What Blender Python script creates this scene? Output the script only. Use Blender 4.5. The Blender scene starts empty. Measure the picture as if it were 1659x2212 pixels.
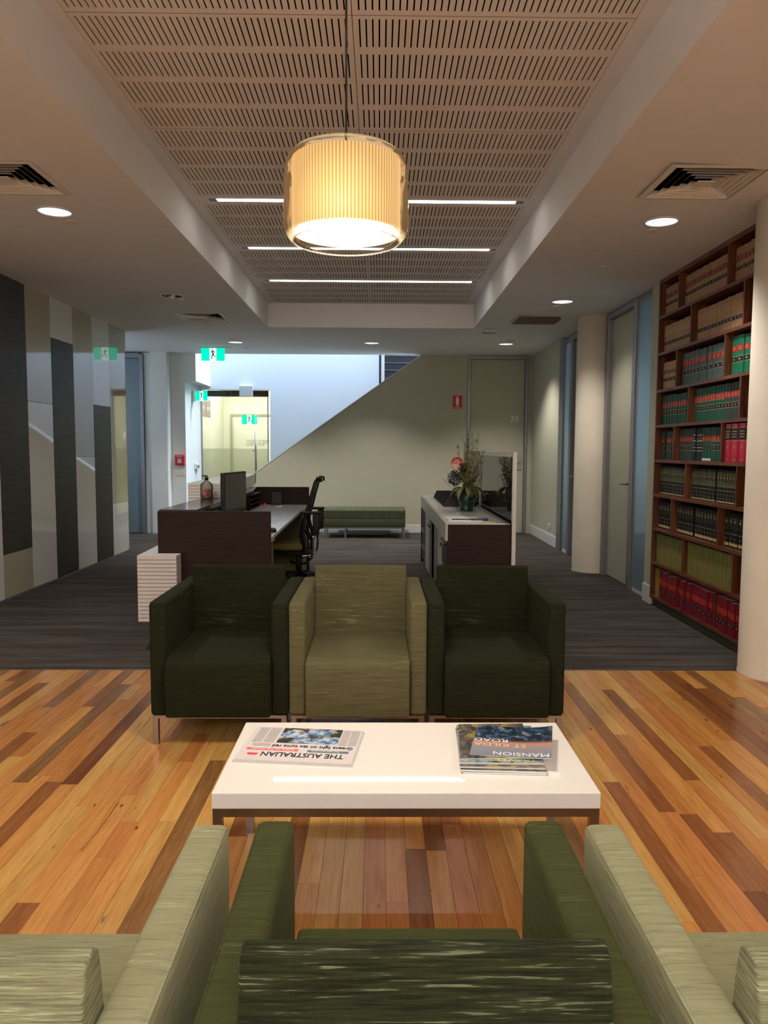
import bpy, bmesh, math, random
from mathutils import Vector, Matrix
R_ = random.Random(7)
PI = math.pi
sc = bpy.context.scene
COL = sc.collection

# ------------------------------------------------------------------ camera
CAMH = 1.35
def cam_basis():
    yaw, pitch, roll = -.0118, math.atan(136/1660.), .0048
    fw = Vector((math.sin(-yaw)*math.cos(pitch), math.cos(yaw)*math.cos(pitch), -math.sin(pitch)))
    r = fw.cross(Vector((0, 0, 1))).normalized(); u = r.cross(fw)
    return r*math.cos(roll)+u*math.sin(roll), u*math.cos(roll)-r*math.sin(roll), fw
CR, CU, CF = cam_basis()
cd = bpy.data.cameras.new('camera'); cam = bpy.data.objects.new('camera', cd); COL.objects.link(cam)
m = Matrix((CR, CU, -CF)).transposed().to_4x4(); m.translation = Vector((0, 0, CAMH)); cam.matrix_world = m
cd.sensor_fit = 'HORIZONTAL'; cd.sensor_width = 36; cd.lens = 1660/1659*36; cd.shift_x = -10/1659; cd.clip_start = .05
sc.camera = cam
def un(px, py, **k):                      # point of the room seen at a photo pixel, on a plane (used for measuring)
    d = CF+CR*((px-839.5)/1660)-CU*((py-1106)/1660)
    a, v = list(k.items())[0]; i = 'xyz'.index(a); o = Vector((0, 0, CAMH))
    return o+d*((v-o[i])/d[i])
def pxy(p):
    d = Vector(p)-Vector((0, 0, CAMH)); w = d.dot(CF)
    if w < .05: return None
    return 839.5+1660*d.dot(CR)/w, 1106-1660*d.dot(CU)/w

# ------------------------------------------------------------------ world, exposure
w = bpy.data.worlds.new('world'); sc.world = w; w.use_nodes = True
w.node_tree.nodes['Background'].inputs[0].default_value = (.55, .68, 1, 1)
w.node_tree.nodes['Background'].inputs[1].default_value = .02
vs = sc.view_settings
vs.view_transform = 'Standard'; vs.look = 'None'; vs.gamma = 1; vs.use_curve_mapping = False
vs.exposure = 0.2
cy = sc.cycles
cy.max_bounces = 8; cy.diffuse_bounces = 4; cy.glossy_bounces = 4; cy.transmission_bounces = 6; cy.transparent_max_bounces = 12
cy.sample_clamp_indirect = 4; cy.caustics_reflective = False; cy.caustics_refractive = False; cy.use_denoising = True

WARM = (1, .90, .77); NEUT = (1, .95, .88); COOL = (.66, .82, 1)
def lamp(kind, name, loc, power, col, rot=(0, 0, 0), size=.1, size_y=None, cone=None, blend=.5):
    l = bpy.data.lights.new(name, kind); l.energy = power; l.color = col
    if kind == 'AREA':
        l.size = size
        if name.startswith('pendant'): l.shape = 'DISK'
        if size_y: l.shape = 'RECTANGLE'; l.size_y = size_y
    elif kind == 'SPOT': l.spot_size = cone; l.spot_blend = blend; l.shadow_soft_size = size
    else: l.shadow_soft_size = size
    o = bpy.data.objects.new(name, l); o.location = loc; o.rotation_euler = rot; COL.objects.link(o)
    return o
# daylight falling down the stair void behind the olive wall, and into the offices on the right
lamp('AREA', 'skylight_light', (.4, 12.95, 8.2), 1500, (.78, .90, 1), (0, 0, 0), 6.5, 1.2)
lamp('AREA', 'lobby_light', (-2.7, 15.2, 2.72), 62, (1, .98, .90), (0, 0, 0), 2.0, 2.0)
lamp('AREA', 'ceiling_fill_light', (-.1, -2.3, 1.9), 260, (.90, .93, 1), (PI, 0, 0), 4.5, 1.6)  # added unseen fill that brightens the ceiling; no fitting stands there
lamp('AREA', 'office_daylight', (3.6, 9.9, 1.6), 60, (.78, .90, 1), (0, PI/2, 0), 1.5, 2.2)
lamp('AREA', 'office_daylight_front', (3.3, 7.15, 1.6), 50, (.78, .90, 1), (0, PI/2, 0), 1.2, 2.2)
lamp('AREA', 'corridor_daylight', (-4.9, 11.0, 1.8), 14, COOL, (0, -PI/2, 0), 1.6, 1.8)

# ------------------------------------------------------------------ materials
def lin(c):
    return tuple(((v/255)/12.92 if v/255 <= .04045 else ((v/255+.055)/1.055)**2.4) for v in c)
MATS = {}
class N:
    def __init__(s, name):
        s.m = bpy.data.materials.new(name); s.m.use_nodes = True; s.t = s.m.node_tree
        s.b = s.t.nodes['Principled BSDF']; s.out = s.t.nodes['Material Output']
    def n(s, typ, **k):
        x = s.t.nodes.new(typ)
        for a, v in k.items(): setattr(x, a, v)
        return x
    def l(s, a, b): s.t.links.new(a, b)
    def coords(s, kind='Object', scale=(1, 1, 1), rot=(0, 0, 0)):
        if kind == 'World': src = s.n('ShaderNodeNewGeometry').outputs['Position']
        else: src = s.n('ShaderNodeTexCoord').outputs[kind]
        mp = s.n('ShaderNodeMapping'); mp.inputs['Scale'].default_value = scale; mp.inputs['Rotation'].default_value = rot
        s.l(src, mp.inputs[0]); return mp
    def noise(s, vec, scale, detail=3, rough=.5, dist=0):
        x = s.n('ShaderNodeTexNoise'); x.inputs['Scale'].default_value = scale; x.inputs['Detail'].default_value = detail
        x.inputs['Roughness'].default_value = rough; x.inputs['Distortion'].default_value = dist
        s.l(vec.outputs[0], x.inputs['Vector']); return x.outputs['Fac']
    def ramp(s, fac, stops, interp='LINEAR'):
        r = s.n('ShaderNodeValToRGB'); cr = r.color_ramp; cr.interpolation = interp
        while len(cr.elements) < len(stops): cr.elements.new(.5)
        for e, (p, c) in zip(cr.elements, stops): e.position = p; e.color = (*c, 1)
        s.l(fac, r.inputs[0]); return r.outputs[0]
    def bump(s, h, st, dist=.01):
        b = s.n('ShaderNodeBump'); b.inputs['Strength'].default_value = st; b.inputs['Distance'].default_value = dist
        s.l(h, b.inputs['Height']); s.l(b.outputs[0], s.b.inputs['Normal'])
def mat(name, c, rough=.5, metal=0, spec=.5, var=.0, vscale=30, bump=0, emit=None, es=0, coat=0):
    if name in MATS: return MATS[name]
    n = N(name); b = n.b; cl = lin(c)
    b.inputs['Base Color'].default_value = (*cl, 1); b.inputs['Roughness'].default_value = rough
    b.inputs['Metallic'].default_value = metal; b.inputs['Specular IOR Level'].default_value = spec
    b.inputs['Coat Weight'].default_value = coat; b.inputs['Coat IOR'].default_value = 1.4; b.inputs['Coat Roughness'].default_value = .03
    if var or bump:
        v = n.coords('Object'); f = n.noise(v, vscale, 4)
        if var: n.l(n.ramp(f, [(.3, tuple(x*(1-var) for x in cl)), (.7, tuple(min(1, x*(1+var)) for x in cl))]), b.inputs['Base Color'])
        if bump: n.bump(f, bump, .004)
    if emit: b.inputs['Emission Color'].default_value = (*emit, 1); b.inputs['Emission Strength'].default_value = es
    MATS[name] = n.m; return n.m
def emis(name, col, st):
    if name in MATS: return MATS[name]
    n = N(name); e = n.n('ShaderNodeEmission'); e.inputs[0].default_value = (*col, 1); e.inputs[1].default_value = st
    n.l(e.outputs[0], n.out.inputs[0]); MATS[name] = n.m; return n.m
def glassy(name, tint, op=.0, rough=.0, diffc=(1, 1, 1), ior=1.5, facing=1):
    # thin pane: see-through with mirror reflection, op = share of milky film
    n = N(name); tr = n.n('ShaderNodeBsdfTransparent'); tr.inputs[0].default_value = (*tint, 1)
    gl = n.n('ShaderNodeBsdfGlossy'); gl.inputs['Roughness'].default_value = rough
    fr = n.n('ShaderNodeFresnel'); fr.inputs[0].default_value = ior
    mx = n.n('ShaderNodeMixShader'); n.l(fr.outputs[0], mx.inputs[0]); n.l(tr.outputs[0], mx.inputs[1]); n.l(gl.outputs[0], mx.inputs[2])
    last = mx
    if op:
        d = n.n('ShaderNodeBsdfDiffuse'); d.inputs[0].default_value = (*diffc, 1)
        t2 = n.n('ShaderNodeBsdfTranslucent'); t2.inputs[0].default_value = (*diffc, 1)
        m1 = n.n('ShaderNodeMixShader'); m1.inputs[0].default_value = .5; m1.inputs[0].default_value = .95 if name.startswith('frost') else .5; n.l(d.outputs[0], m1.inputs[1]); n.l(t2.outputs[0], m1.inputs[2])
        m2 = n.n('ShaderNodeMixShader'); m2.inputs[0].default_value = op; n.l(tr.outputs[0], m2.inputs[1]); n.l(m1.outputs[0], m2.inputs[2])
        m3 = n.n('ShaderNodeMixShader'); n.l(fr.outputs[0], m3.inputs[0]); n.l(m2.outputs[0], m3.inputs[1]); n.l(gl.outputs[0], m3.inputs[2]); last = m3
    n.l(last.outputs[0], n.out.inputs[0]); MATS[name] = n.m; return n.m

def wood(name, tones, rough=.3, sx=1, along='y', spec=.5, knots=True, gs=1.0):
    n = N(name)
    sc_ = {'y': (26*gs, 1.6*gs, 26*gs), 'x': (1.6*gs, 26*gs, 26*gs), 'z': (26*gs, 26*gs, 1.6*gs)}[along]
    oi = n.n('ShaderNodeObjectInfo'); geo = n.n('ShaderNodeNewGeometry')
    ml = n.n('ShaderNodeVectorMath', operation='SCALE'); n.l(oi.outputs['Random'], ml.inputs['Scale']); ml.inputs[0].default_value = (31, 17, 7)
    ad = n.n('ShaderNodeVectorMath', operation='ADD'); n.l(geo.outputs['Position'], ad.inputs[0]); n.l(ml.outputs[0], ad.inputs[1])
    mp = n.n('ShaderNodeMapping'); mp.inputs['Scale'].default_value = sc_; n.l(ad.outputs[0], mp.inputs[0])
    f = n.noise(mp, 1.3, 6, .62, .7)
    a, b, c = [lin(t) for t in tones]
    col = n.ramp(f, [(.30, a), (.5, b), (.72, c)])
    mp2 = n.n('ShaderNodeMapping'); mp2.inputs['Scale'].default_value = tuple(v*3.2 for v in sc_); n.l(ad.outputs[0], mp2.inputs[0])
    f2 = n.noise(mp2, 1.6, 3, .6)
    mx = n.n('ShaderNodeMix', data_type='RGBA', blend_type='MULTIPLY'); mx.inputs[0].default_value = .32 if knots else .55
    n.l(col, mx.inputs[6]); n.l(n.ramp(f2, [(.35, (.55, .5, .45)), (.5, (1, 1, 1))]), mx.inputs[7]); col = mx.outputs[2]
    if knots:
        vm = n.n('ShaderNodeMapping'); vm.inputs['Scale'].default_value = (1, .4, 1) if along == 'y' else (.4, 1, 1); n.l(ad.outputs[0], vm.inputs[0])
        vo = n.n('ShaderNodeTexVoronoi'); vo.inputs['Scale'].default_value = 8.5; n.l(vm.outputs[0], vo.inputs['Vector'])
        k = n.ramp(vo.outputs['Distance'], [(.0, (.05, .03, .02)), (.035, (.12, .07, .04)), (.06, (1, 1, 1))])
        m2 = n.n('ShaderNodeMix', data_type='RGBA', blend_type='MULTIPLY'); m2.inputs[0].default_value = .85
        n.l(col, m2.inputs[6]); n.l(k, m2.inputs[7]); col = m2.outputs[2]
        mk = n.n('ShaderNodeMapping'); mk.inputs['Scale'].default_value = (9, .9, 9); n.l(ad.outputs[0], mk.inputs[0])
        cr = n.noise(mk, 1.0, 5, .7, 1.6)
        k2 = n.ramp(cr, [(.315, (.12, .07, .04)), (.34, (1, 1, 1))])
        m3 = n.n('ShaderNodeMix', data_type='RGBA', blend_type='MULTIPLY'); m3.inputs[0].default_value = .7
        n.l(col, m3.inputs[6]); n.l(k2, m3.inputs[7]); col = m3.outputs[2]
    n.l(col, n.b.inputs['Base Color']); n.b.inputs['Roughness'].default_value = rough; n.b.inputs['Specular IOR Level'].default_value = spec
    n.bump(f2, .08, .002); MATS[name] = n.m; return n.m

def fabric(name, c, c2, rough=.9, wrinkle=.35, k=1.0, lo=.62, crease=0):
    # upholstery: short horizontal slubs (highlights c2) over a fine even weave
    n = N(name); a, b = lin(c), lin(c2)
    def nz(sc_): return n.noise(n.coords('Object', sc_), 1.0, 3, .55, .35)
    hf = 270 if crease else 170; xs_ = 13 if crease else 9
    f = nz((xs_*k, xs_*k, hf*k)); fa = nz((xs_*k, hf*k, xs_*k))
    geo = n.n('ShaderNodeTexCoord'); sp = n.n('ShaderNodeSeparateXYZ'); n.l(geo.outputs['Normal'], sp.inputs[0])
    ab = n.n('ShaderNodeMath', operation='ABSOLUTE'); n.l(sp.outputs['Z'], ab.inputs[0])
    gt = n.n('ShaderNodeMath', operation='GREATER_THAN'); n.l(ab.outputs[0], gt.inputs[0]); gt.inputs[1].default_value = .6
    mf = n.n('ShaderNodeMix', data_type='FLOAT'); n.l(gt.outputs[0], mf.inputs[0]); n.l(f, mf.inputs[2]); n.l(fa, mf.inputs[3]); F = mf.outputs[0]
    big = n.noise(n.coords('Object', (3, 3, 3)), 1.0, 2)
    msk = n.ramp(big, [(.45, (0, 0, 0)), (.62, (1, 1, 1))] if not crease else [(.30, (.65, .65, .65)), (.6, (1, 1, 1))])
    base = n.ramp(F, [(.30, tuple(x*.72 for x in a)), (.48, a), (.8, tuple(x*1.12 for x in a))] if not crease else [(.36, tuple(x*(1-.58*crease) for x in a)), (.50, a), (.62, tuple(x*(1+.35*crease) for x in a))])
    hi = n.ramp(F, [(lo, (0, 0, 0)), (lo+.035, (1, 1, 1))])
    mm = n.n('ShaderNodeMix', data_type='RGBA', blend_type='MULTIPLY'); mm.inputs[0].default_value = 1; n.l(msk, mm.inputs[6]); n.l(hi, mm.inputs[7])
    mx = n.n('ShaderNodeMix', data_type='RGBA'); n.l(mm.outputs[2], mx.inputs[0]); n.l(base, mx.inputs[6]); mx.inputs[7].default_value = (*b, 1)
    n.l(mx.outputs[2], n.b.inputs['Base Color'])
    n.b.inputs['Roughness'].default_value = rough; n.b.inputs['Specular IOR Level'].default_value = .15
    n.b.inputs['Sheen Weight'].default_value = .12; n.b.inputs['Sheen Roughness'].default_value = .5
    n.b.inputs['Sheen Tint'].default_value = (*tuple(min(1, x*2+.03) for x in b), 1)
    n.bump(F, wrinkle, .005 if not crease else .012); MATS[name] = n.m; return n.m

M_ceil = mat('ceiling_paint', (228, 226, 224), .85, spec=.2, var=.015, vscale=6)
M_olive = mat('olive_wall_paint', (184, 181, 160), .7, spec=.3, var=.02, vscale=5)
M_white = mat('white_wall_paint', (222, 224, 222), .7, spec=.3, var=.015, vscale=5)
M_cream = mat('cream_column_paint', (226, 214, 194), .7, spec=.3, var=.05, vscale=4, bump=.12)
M_skirt = mat('white_gloss_paint', (214, 214, 214), .35)
M_alu = mat('satin_aluminium', (150, 152, 156), .42, .75)
M_chrome = mat('chrome', (205, 203, 200), .12, 1)
M_steel = mat('brushed_steel', (158, 150, 142), .3, 1, var=.06, vscale=60)
M_black = mat('black_plastic', (16, 16, 17), .45)
M_blackm = mat('black_satin', (24, 23, 24), .6)
M_void = mat('dark_void', (6, 6, 6), 1, spec=0)
M_wht = mat('white_laminate', (236, 232, 226), .16, spec=.5)
M_tab = mat('white_gloss_tabletop', (232, 227, 220), .03, spec=.36)
M_rib = mat('white_lacquer', (234, 230, 226), .3)
M_offw = mat('off_white_plastic', (222, 216, 204), .5)
M_dwood = wood('wenge_laminate', ((27, 15, 10), (40, 23, 16), (55, 34, 24)), .5, spec=.25, along='x', knots=False, gs=2.2)
M_dwoodt = mat('dark_stone_laminate', (62, 54, 48), .16, spec=.6)
M_cwood = wood('walnut_bookcase', ((72, 36, 20), (106, 58, 34), (138, 82, 52)), .42, along='y', knots=False)
M_cwoodz = wood('walnut_upright', ((66, 32, 16), (98, 52, 28), (126, 72, 42)), .42, along='z', knots=False)
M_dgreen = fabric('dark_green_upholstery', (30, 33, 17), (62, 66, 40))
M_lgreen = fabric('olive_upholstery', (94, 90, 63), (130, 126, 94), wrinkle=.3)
M_dnear = fabric('dark_green_upholstery_lit', (62, 66, 34), (92, 96, 58), k=1.3)  # near copies of the far cloth, with stronger light painted into the colour
M_lnear = fabric('olive_upholstery_lit', (144, 143, 110), (174, 172, 138), wrinkle=.3, k=1.3)
M_dwrk = fabric('creased_green_upholstery_lit', (44, 48, 26), (118, 122, 94), wrinkle=1.0, k=.85, lo=.60, crease=1)
M_lwrk = fabric('creased_olive_upholstery_lit', (138, 138, 106), (180, 179, 144), wrinkle=.8, k=.85, lo=.62, crease=.5)
M_task = fabric('olive_seat_fabric', (146, 138, 82), (180, 172, 112))
M_vinyl = mat('green_vinyl', (70, 78, 50), .5, bump=.05, vscale=12)
M_red = mat('fire_red', (190, 22, 28), .45)
M_paper = mat('white_paper', (232, 230, 226), .7)

# ------------------------------------------------------------------ mesh helpers
class MB:
    def __init__(s): s.v = []; s.f = []; s.mi = []; s.sm = []
    def add(s, vs, fs, mi=0, sm=False):
        o = len(s.v); s.v += [tuple(v) for v in vs]
        for f in fs: s.f.append([i+o for i in f]); s.mi.append(mi); s.sm.append(sm)
        return s
    def box(s, x0, x1, y0, y1, z0, z1, mi=0):
        return s.add([(x0, y0, z0), (x1, y0, z0), (x1, y1, z0), (x0, y1, z0), (x0, y0, z1), (x1, y0, z1), (x1, y1, z1), (x0, y1, z1)],
                     [(0, 3, 2, 1), (4, 5, 6, 7), (0, 1, 5, 4), (1, 2, 6, 5), (2, 3, 7, 6), (3, 0, 4, 7)], mi)
    def prism(s, pts, a0, a1, ax='z', mi=0):      # polygon extruded along an axis
        def P(p, a): return {'z': (p[0], p[1], a), 'x': (a, p[0], p[1]), 'y': (p[0], a, p[1])}[ax]
        k = len(pts)
        return s.add([P(p, a0) for p in pts]+[P(p, a1) for p in pts],
                     [tuple(range(k))[::-1], tuple(range(k, 2*k))]+[(i, (i+1) % k, (i+1) % k+k, i+k) for i in range(k)], mi)
    def lathe(s, prof, c=(0, 0, 0), seg=40, mi=0, sm=True, cap=True, fn=None):
        o = []
        for r, z in prof:
            for i in range(seg):
                a = 2*PI*i/seg; rr = r*(fn(i) if fn else 1)
                o.append((c[0]+rr*math.cos(a), c[1]+rr*math.sin(a), c[2]+z))
        fs = [(j*seg+i, j*seg+(i+1) % seg, (j+1)*seg+(i+1) % seg, (j+1)*seg+i) for j in range(len(prof)-1) for i in range(seg)]
        s.add(o, fs, mi, sm)
        if cap:
            k = len(s.v)-len(o)
            if prof[0][0] > 1e-4: s.f.append([k+i for i in range(seg)][::-1]); s.mi.append(mi); s.sm.append(False)
            if prof[-1][0] > 1e-4: s.f.append([k+(len(prof)-1)*seg+i for i in range(seg)]); s.mi.append(mi); s.sm.append(False)
        return s
    def tube(s, pts, r, seg=8, mi=0, rs=None):
        pts = [Vector(p) for p in pts]; n = len(pts); o = []
        up = Vector((0, 0, 1)) if abs((pts[-1]-pts[0]).normalized().z) < .9 else Vector((0, 1, 0))
        for i, p in enumerate(pts):
            t = (pts[min(i+1, n-1)]-pts[max(i-1, 0)]).normalized()
            a = t.cross(up)
            a = a.normalized() if a.length > 1e-5 else Vector((1, 0, 0)); b = t.cross(a)
            rr = rs[i] if rs else r
            o += [p+a*rr*math.cos(2*PI*k/seg)+b*rr*math.sin(2*PI*k/seg) for k in range(seg)]
        fs = [(j*seg+i, j*seg+(i+1) % seg, (j+1)*seg+(i+1) % seg, (j+1)*seg+i) for j in range(n-1) for i in range(seg)]
        s.add(o, fs, mi, True); k = len(s.v)-len(o)
        s.add([], [], mi)
        s.f.append([k+i for i in range(seg)][::-1]); s.mi.append(mi); s.sm.append(False)
        s.f.append([k+(n-1)*seg+i for i in range(seg)]); s.mi.append(mi); s.sm.append(False)
        return s
    def mesh(s, name, mats, bevel=0, seg=2, smooth=False):
        me = bpy.data.meshes.new(name); me.from_pydata(s.v, [], s.f)
        for m_ in (mats if isinstance(mats, (list, tuple)) else [mats]): me.materials.append(m_)
        for p, mi, sm in zip(me.polygons, s.mi, s.sm): p.material_index = mi; p.use_smooth = sm
        bm = bmesh.new(); bm.from_mesh(me); bmesh.ops.recalc_face_normals(bm, faces=bm.faces)
        if bevel:
            es = [e for e in bm.edges if len(e.link_faces) == 2 and e.calc_face_angle() > .5]
            bmesh.ops.bevel(bm, geom=es, offset=bevel, segments=seg, profile=.5, affect='EDGES', clamp_overlap=True)
            if smooth:
                for f in bm.faces: f.smooth = True
        bm.to_mesh(me); bm.free()
        if smooth: me.set_sharp_from_angle(angle=math.radians(50))
        return me
    def build(s, name, mats, parent=None, **k):
        return put(name, s.mesh(name, mats, **k), parent)
def put(name, me, parent=None, loc=(0, 0, 0)):
    o = bpy.data.objects.new(name, me); COL.objects.link(o); o.location = loc
    if parent: o.parent = parent
    return o
def empty(name, loc=(0, 0, 0), rz=0):
    o = bpy.data.objects.new(name, None); o.empty_display_size = .1; COL.objects.link(o); o.location = loc; o.rotation_euler = (0, 0, rz); return o
def tag(o, label=None, cat=None, group=None, kind=None):
    if label: o['label'] = label
    if cat: o['category'] = cat
    if group: o['group'] = group
    if kind: o['kind'] = kind
    return o
def struct(o, label=None): return tag(o, label, None, None, 'structure')
def box(name, mats, x0, x1, y0, y1, z0, z1, parent=None, bevel=0, seg=2, smooth=False):
    return MB().box(x0, x1, y0, y1, z0, z1).build(name, mats, parent, bevel=bevel, seg=seg, smooth=smooth)
CHILD = {}
def kids(o): return [c for c in bpy.data.objects if c.parent == o]
def copy_tree(o, parent=None, mp=None):
    c = o.copy(); COL.objects.link(c)
    if parent is not None: c.parent = parent
    for ch in o.children:
        k = copy_tree(ch, c)
        if mp:
            for sl, old in enumerate([s_.material for s_ in k.material_slots]):
                if old in mp: k.material_slots[sl].link = 'OBJECT'; k.material_slots[sl].material = mp[old]
    return c
def text(name, s, size, mt, parent, origin, xdir, ydir, sx=1, extr=.0004, bold=0, align='LEFT', spacing=1):
    cu = bpy.data.curves.new(name, 'FONT'); cu.body = s; cu.size = size; cu.extrude = extr; cu.offset = bold; cu.align_x = align; cu.space_character = spacing
    cu.resolution_u = 3
    o = bpy.data.objects.new(name, cu); COL.objects.link(o)
    dg = bpy.context.evaluated_depsgraph_get(); me = bpy.data.meshes.new_from_object(o.evaluated_get(dg))
    bpy.data.objects.remove(o); me.name = name; me.materials.clear(); me.materials.append(mt)
    X = Vector(xdir).normalized(); Y = Vector(ydir).normalized(); Z = X.cross(Y)
    mw = Matrix((X*sx, Y, Z)).transposed().to_4x4(); mw.translation = Vector(origin)
    me.transform(mw); t = put(name, me, parent)
    return t

# ================================================================== STRUCTURE
def cz(x, y):      # the ceiling drops very slightly towards the bookcase
    return 2.84-.055*max(0, min(1, (x-1.16)/1.24))*max(0, min(1, (12.3-y)/4.5))
YB = 12.36                    # olive back wall
RX0, RX1, RY1, RZ = -1.385, 1.155, 9.635, 3.131
# ---- floor : carpet + timber boards
n = N('striped_carpet')
v = n.coords('World', (.35, 34, 1)); f = n.noise(v, 1.0, 5, .8)
v2 = n.coords('World', (1.2, 9, 1)); f2 = n.noise(v2, 1.0, 2, .5)
v3 = n.coords('World', (260, 260, 260)); f3 = n.noise(v3, 1, 2)
mx = n.n('ShaderNodeMix', data_type='RGBA', blend_type='MULTIPLY'); mx.inputs[0].default_value = .8
n.l(n.ramp(f, [(.3, lin((50, 46, 46))), (.44, lin((88, 80, 77))), (.52, lin((98, 92, 85))), (.58, lin((54, 50, 50))), (.72, lin((134, 122, 114)))]), mx.inputs[6])
n.l(n.ramp(f2, [(.35, (.52, .52, .54)), (.65, (1, 1, 1))]), mx.inputs[7])
n.l(mx.outputs[2], n.b.inputs['Base Color']); n.b.inputs['Roughness'].default_value = .95; n.b.inputs['Specular IOR Level'].default_value = .1
n.bump(f3, .5, .003); M_carpet = n.m
YC = 4.605
fl = MB().box(-6.2, 4.2, -3.6, 17.8, -.08, -.02).build('floor', mat('subfloor', (34, 22, 14), .9)); struct(fl)
carp = MB().box(-6.2, 4.2, YC+.012, 17.8, -.02, .001).build('carpet', M_carpet, fl)
box('threshold_strip', M_steel, -3.28, 3.3, YC, YC+.012, -.02, .0035, fl)
tones = [((188, 127, 65), (203, 142, 76), (214, 158, 89)), ((172, 110, 53), (189, 127, 65), (201, 141, 76)), ((197, 143, 76), (210, 160, 89), (219, 173, 102)),
         ((129, 78, 41), (144, 91, 49), (159, 105, 60)), ((176, 109, 57), (191, 124, 68), (203, 136, 77)), ((122, 83, 46), (141, 100, 58), (161, 120, 73)),
         ((107, 61, 34), (122, 71, 40), (137, 84, 48)), ((184, 132, 69), (199, 151, 83), (210, 165, 96))]
FL = [wood('floorboard_tone', t, .2, spec=.55) for t in tones]
wts = [17, 18, 11, 11, 16, 9, 6, 12]
PW = .0685; gap = .0011
planks = []
i0 = int(-3.28/PW)-1
for i in range(i0, int(3.3/PW)+1):
    x0 = .023+(i)*PW; x1 = x0+PW
    if x0 < -3.27 or x1 > 3.3: continue
    y = -3.5+R_.random()*.6
    y0 = -3.5
    while y0 < YC-.001:
        y1 = y+R_.choice([.3, .45, .7, .9, 1.1, 1.3, 1.6])*(.8+.4*R_.random())
        if YC-y1 < .15: y1 = YC
        y1 = min(y1, YC)
        t = R_.choices(range(8), wts)[0]
        planks.append((x0+gap/2, x1-gap/2, y0+gap/2, y1-gap/2, t)); y0 = y1; y = y1
def parea(p):
    a = 0; ys0 = max(p[2], 1.35)
    if p[3] < 1.4: return 0
    q = [pxy((p[0], ys0, 0)), pxy((p[1], ys0, 0)), pxy((p[1], p[3], 0)), pxy((p[0], p[3], 0))]
    if any(k is None for k in q): return 0
    # sample how much of the board is inside the picture and not behind the near armchairs / far armchairs / table
    n_in = 0
    for u in (.15, .5, .85):
        for vv in (.1, .3, .5, .7, .9):
            X = p[0]+(p[1]-p[0])*u; Y = ys0+(p[3]-ys0)*vv; c = pxy((X, Y, 0))
            if 0 < c[0] < 1659 and c[1] < 1990 and not (455 < c[0] < 1300 and 1560 < c[1] < 1760) and not (325 < c[0] < 1222 and c[1] < 1560): n_in += 1
    for k in range(4): a += q[k][0]*q[(k+1) % 4][1]-q[(k+1) % 4][0]*q[k][1]
    return abs(a)/2*n_in/15
planks.sort(key=parea, reverse=True)
ub = [MB().box(0, 1, 0, 1, -.018, 0).mesh('floorboard', FL[t]) for t in range(8)]
for p in planks[:298]:
    o = put('floorboard', ub[p[4]], fl, (p[0], p[2], R_.uniform(0, .0004))); o.scale = (p[1]-p[0], p[3]-p[2], 1)
mb = MB()
for p in planks[298:]: mb.box(p[0], p[1], p[2], p[3], -.018, 0, p[4])
tag(mb.build('floorboards', FL, fl), kind='stuff')

# ---- ceiling
mb = MB()
def cq(x0, x1, y0, y1):
    mb.add([(x0, y0, cz(x0, y0)), (x1, y0, cz(x1, y0)), (x1, y1, cz(x1, y1)), (x0, y1, cz(x0, y1))], [(0, 1, 2, 3)])
XL, XR = -6.2, 4.2
DL = [(-2.065, 5.03, 'large lit downlight at upper left of the ceiling beside the air grille', 75, True),
      (1.80, 5.04, 'large lit downlight at upper right above the bookcase', 60, True),
      (1.80, 7.72, 'lit downlight on the right in front of the round column', 42, True),
      (-2.05, 7.72, 'unlit downlight on the left of the recess', 0, False),
      (-2.035, 11.0, 'far lit downlight beside the green exit sign', 150, True),
      (-.12, 11.0, 'far lit downlight in front of the raking stair', 130, True),
      (1.77, 10.95, 'far lit downlight in front of door 30', 110, True),
      (-2.05, 2.3, 'downlight over the left of the waiting area, out of view', 38, True), (1.83, 2.3, 'downlight over the right of the waiting area, out of view', 38, True),
      (-2.05, -.6, 'added fill downlight behind the viewer on the left', 22, True), (1.83, -.6, 'added fill downlight behind the viewer on the right', 22, True)]  # the pair behind the viewer is added fill, unseen
DLR = .098
GR = [(-2.10, 4.44, .55), (1.77, 4.33, .55), (-2.04, 8.92, .56)]
holes = [(x-.125, x+.125, y-.125, y+.125, (x, y)) for x, y, *_ in DL]+[(x-q/2+.036, x+q/2-.036, y-q/2+.036, y+q/2-.036, None) for x, y, q in GR]
gx = sorted({XL, RX0, RX1, 1.7, 2.4, XR} | {h[0] for h in holes} | {h[1] for h in holes}); gy = sorted({-3.6, -.9, RY1, YB, 4.5, 7.8, 10.} | {h[2] for h in holes} | {h[3] for h in holes})
for a, b in zip(gx, gx[1:]):
    for c, d in zip(gy, gy[1:]):
        mx_, my_ = (a+b)/2, (c+d)/2
        if RX0 < mx_ < RX1 and -.9 < my_ < RY1: continue
        if any(h[0] < mx_ < h[1] and h[2] < my_ < h[3] for h in holes): continue
        cq(a, b, c, d)
for x0, x1, y0, y1, cc in holes:
    if not cc: continue
    V = []; K = 32
    for i in range(K):
        t_ = 2*PI*i/K; c_, s_ = math.cos(t_), math.sin(t_); q = .125/max(abs(c_), abs(s_)); 
        for r_ in (DLR, q): X, Y = cc[0]+r_*c_, cc[1]+r_*s_; V.append((X, Y, cz(X, Y)))
    mb.add(V, [(2*i, 2*i+1, (2*i+3) % (2*K), (2*i+2) % (2*K)) for i in range(K)])
mb.add([(RX0, -.9, 2.84), (RX0, RY1, 2.84), (RX0, RY1, RZ), (RX0, -.9, RZ)], [(0, 1, 2, 3)])
mb.add([(RX1, -.9, 2.84), (RX1, RY1, 2.84), (RX1, RY1, RZ), (RX1, -.9, RZ)], [(0, 1, 2, 3)])
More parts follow.
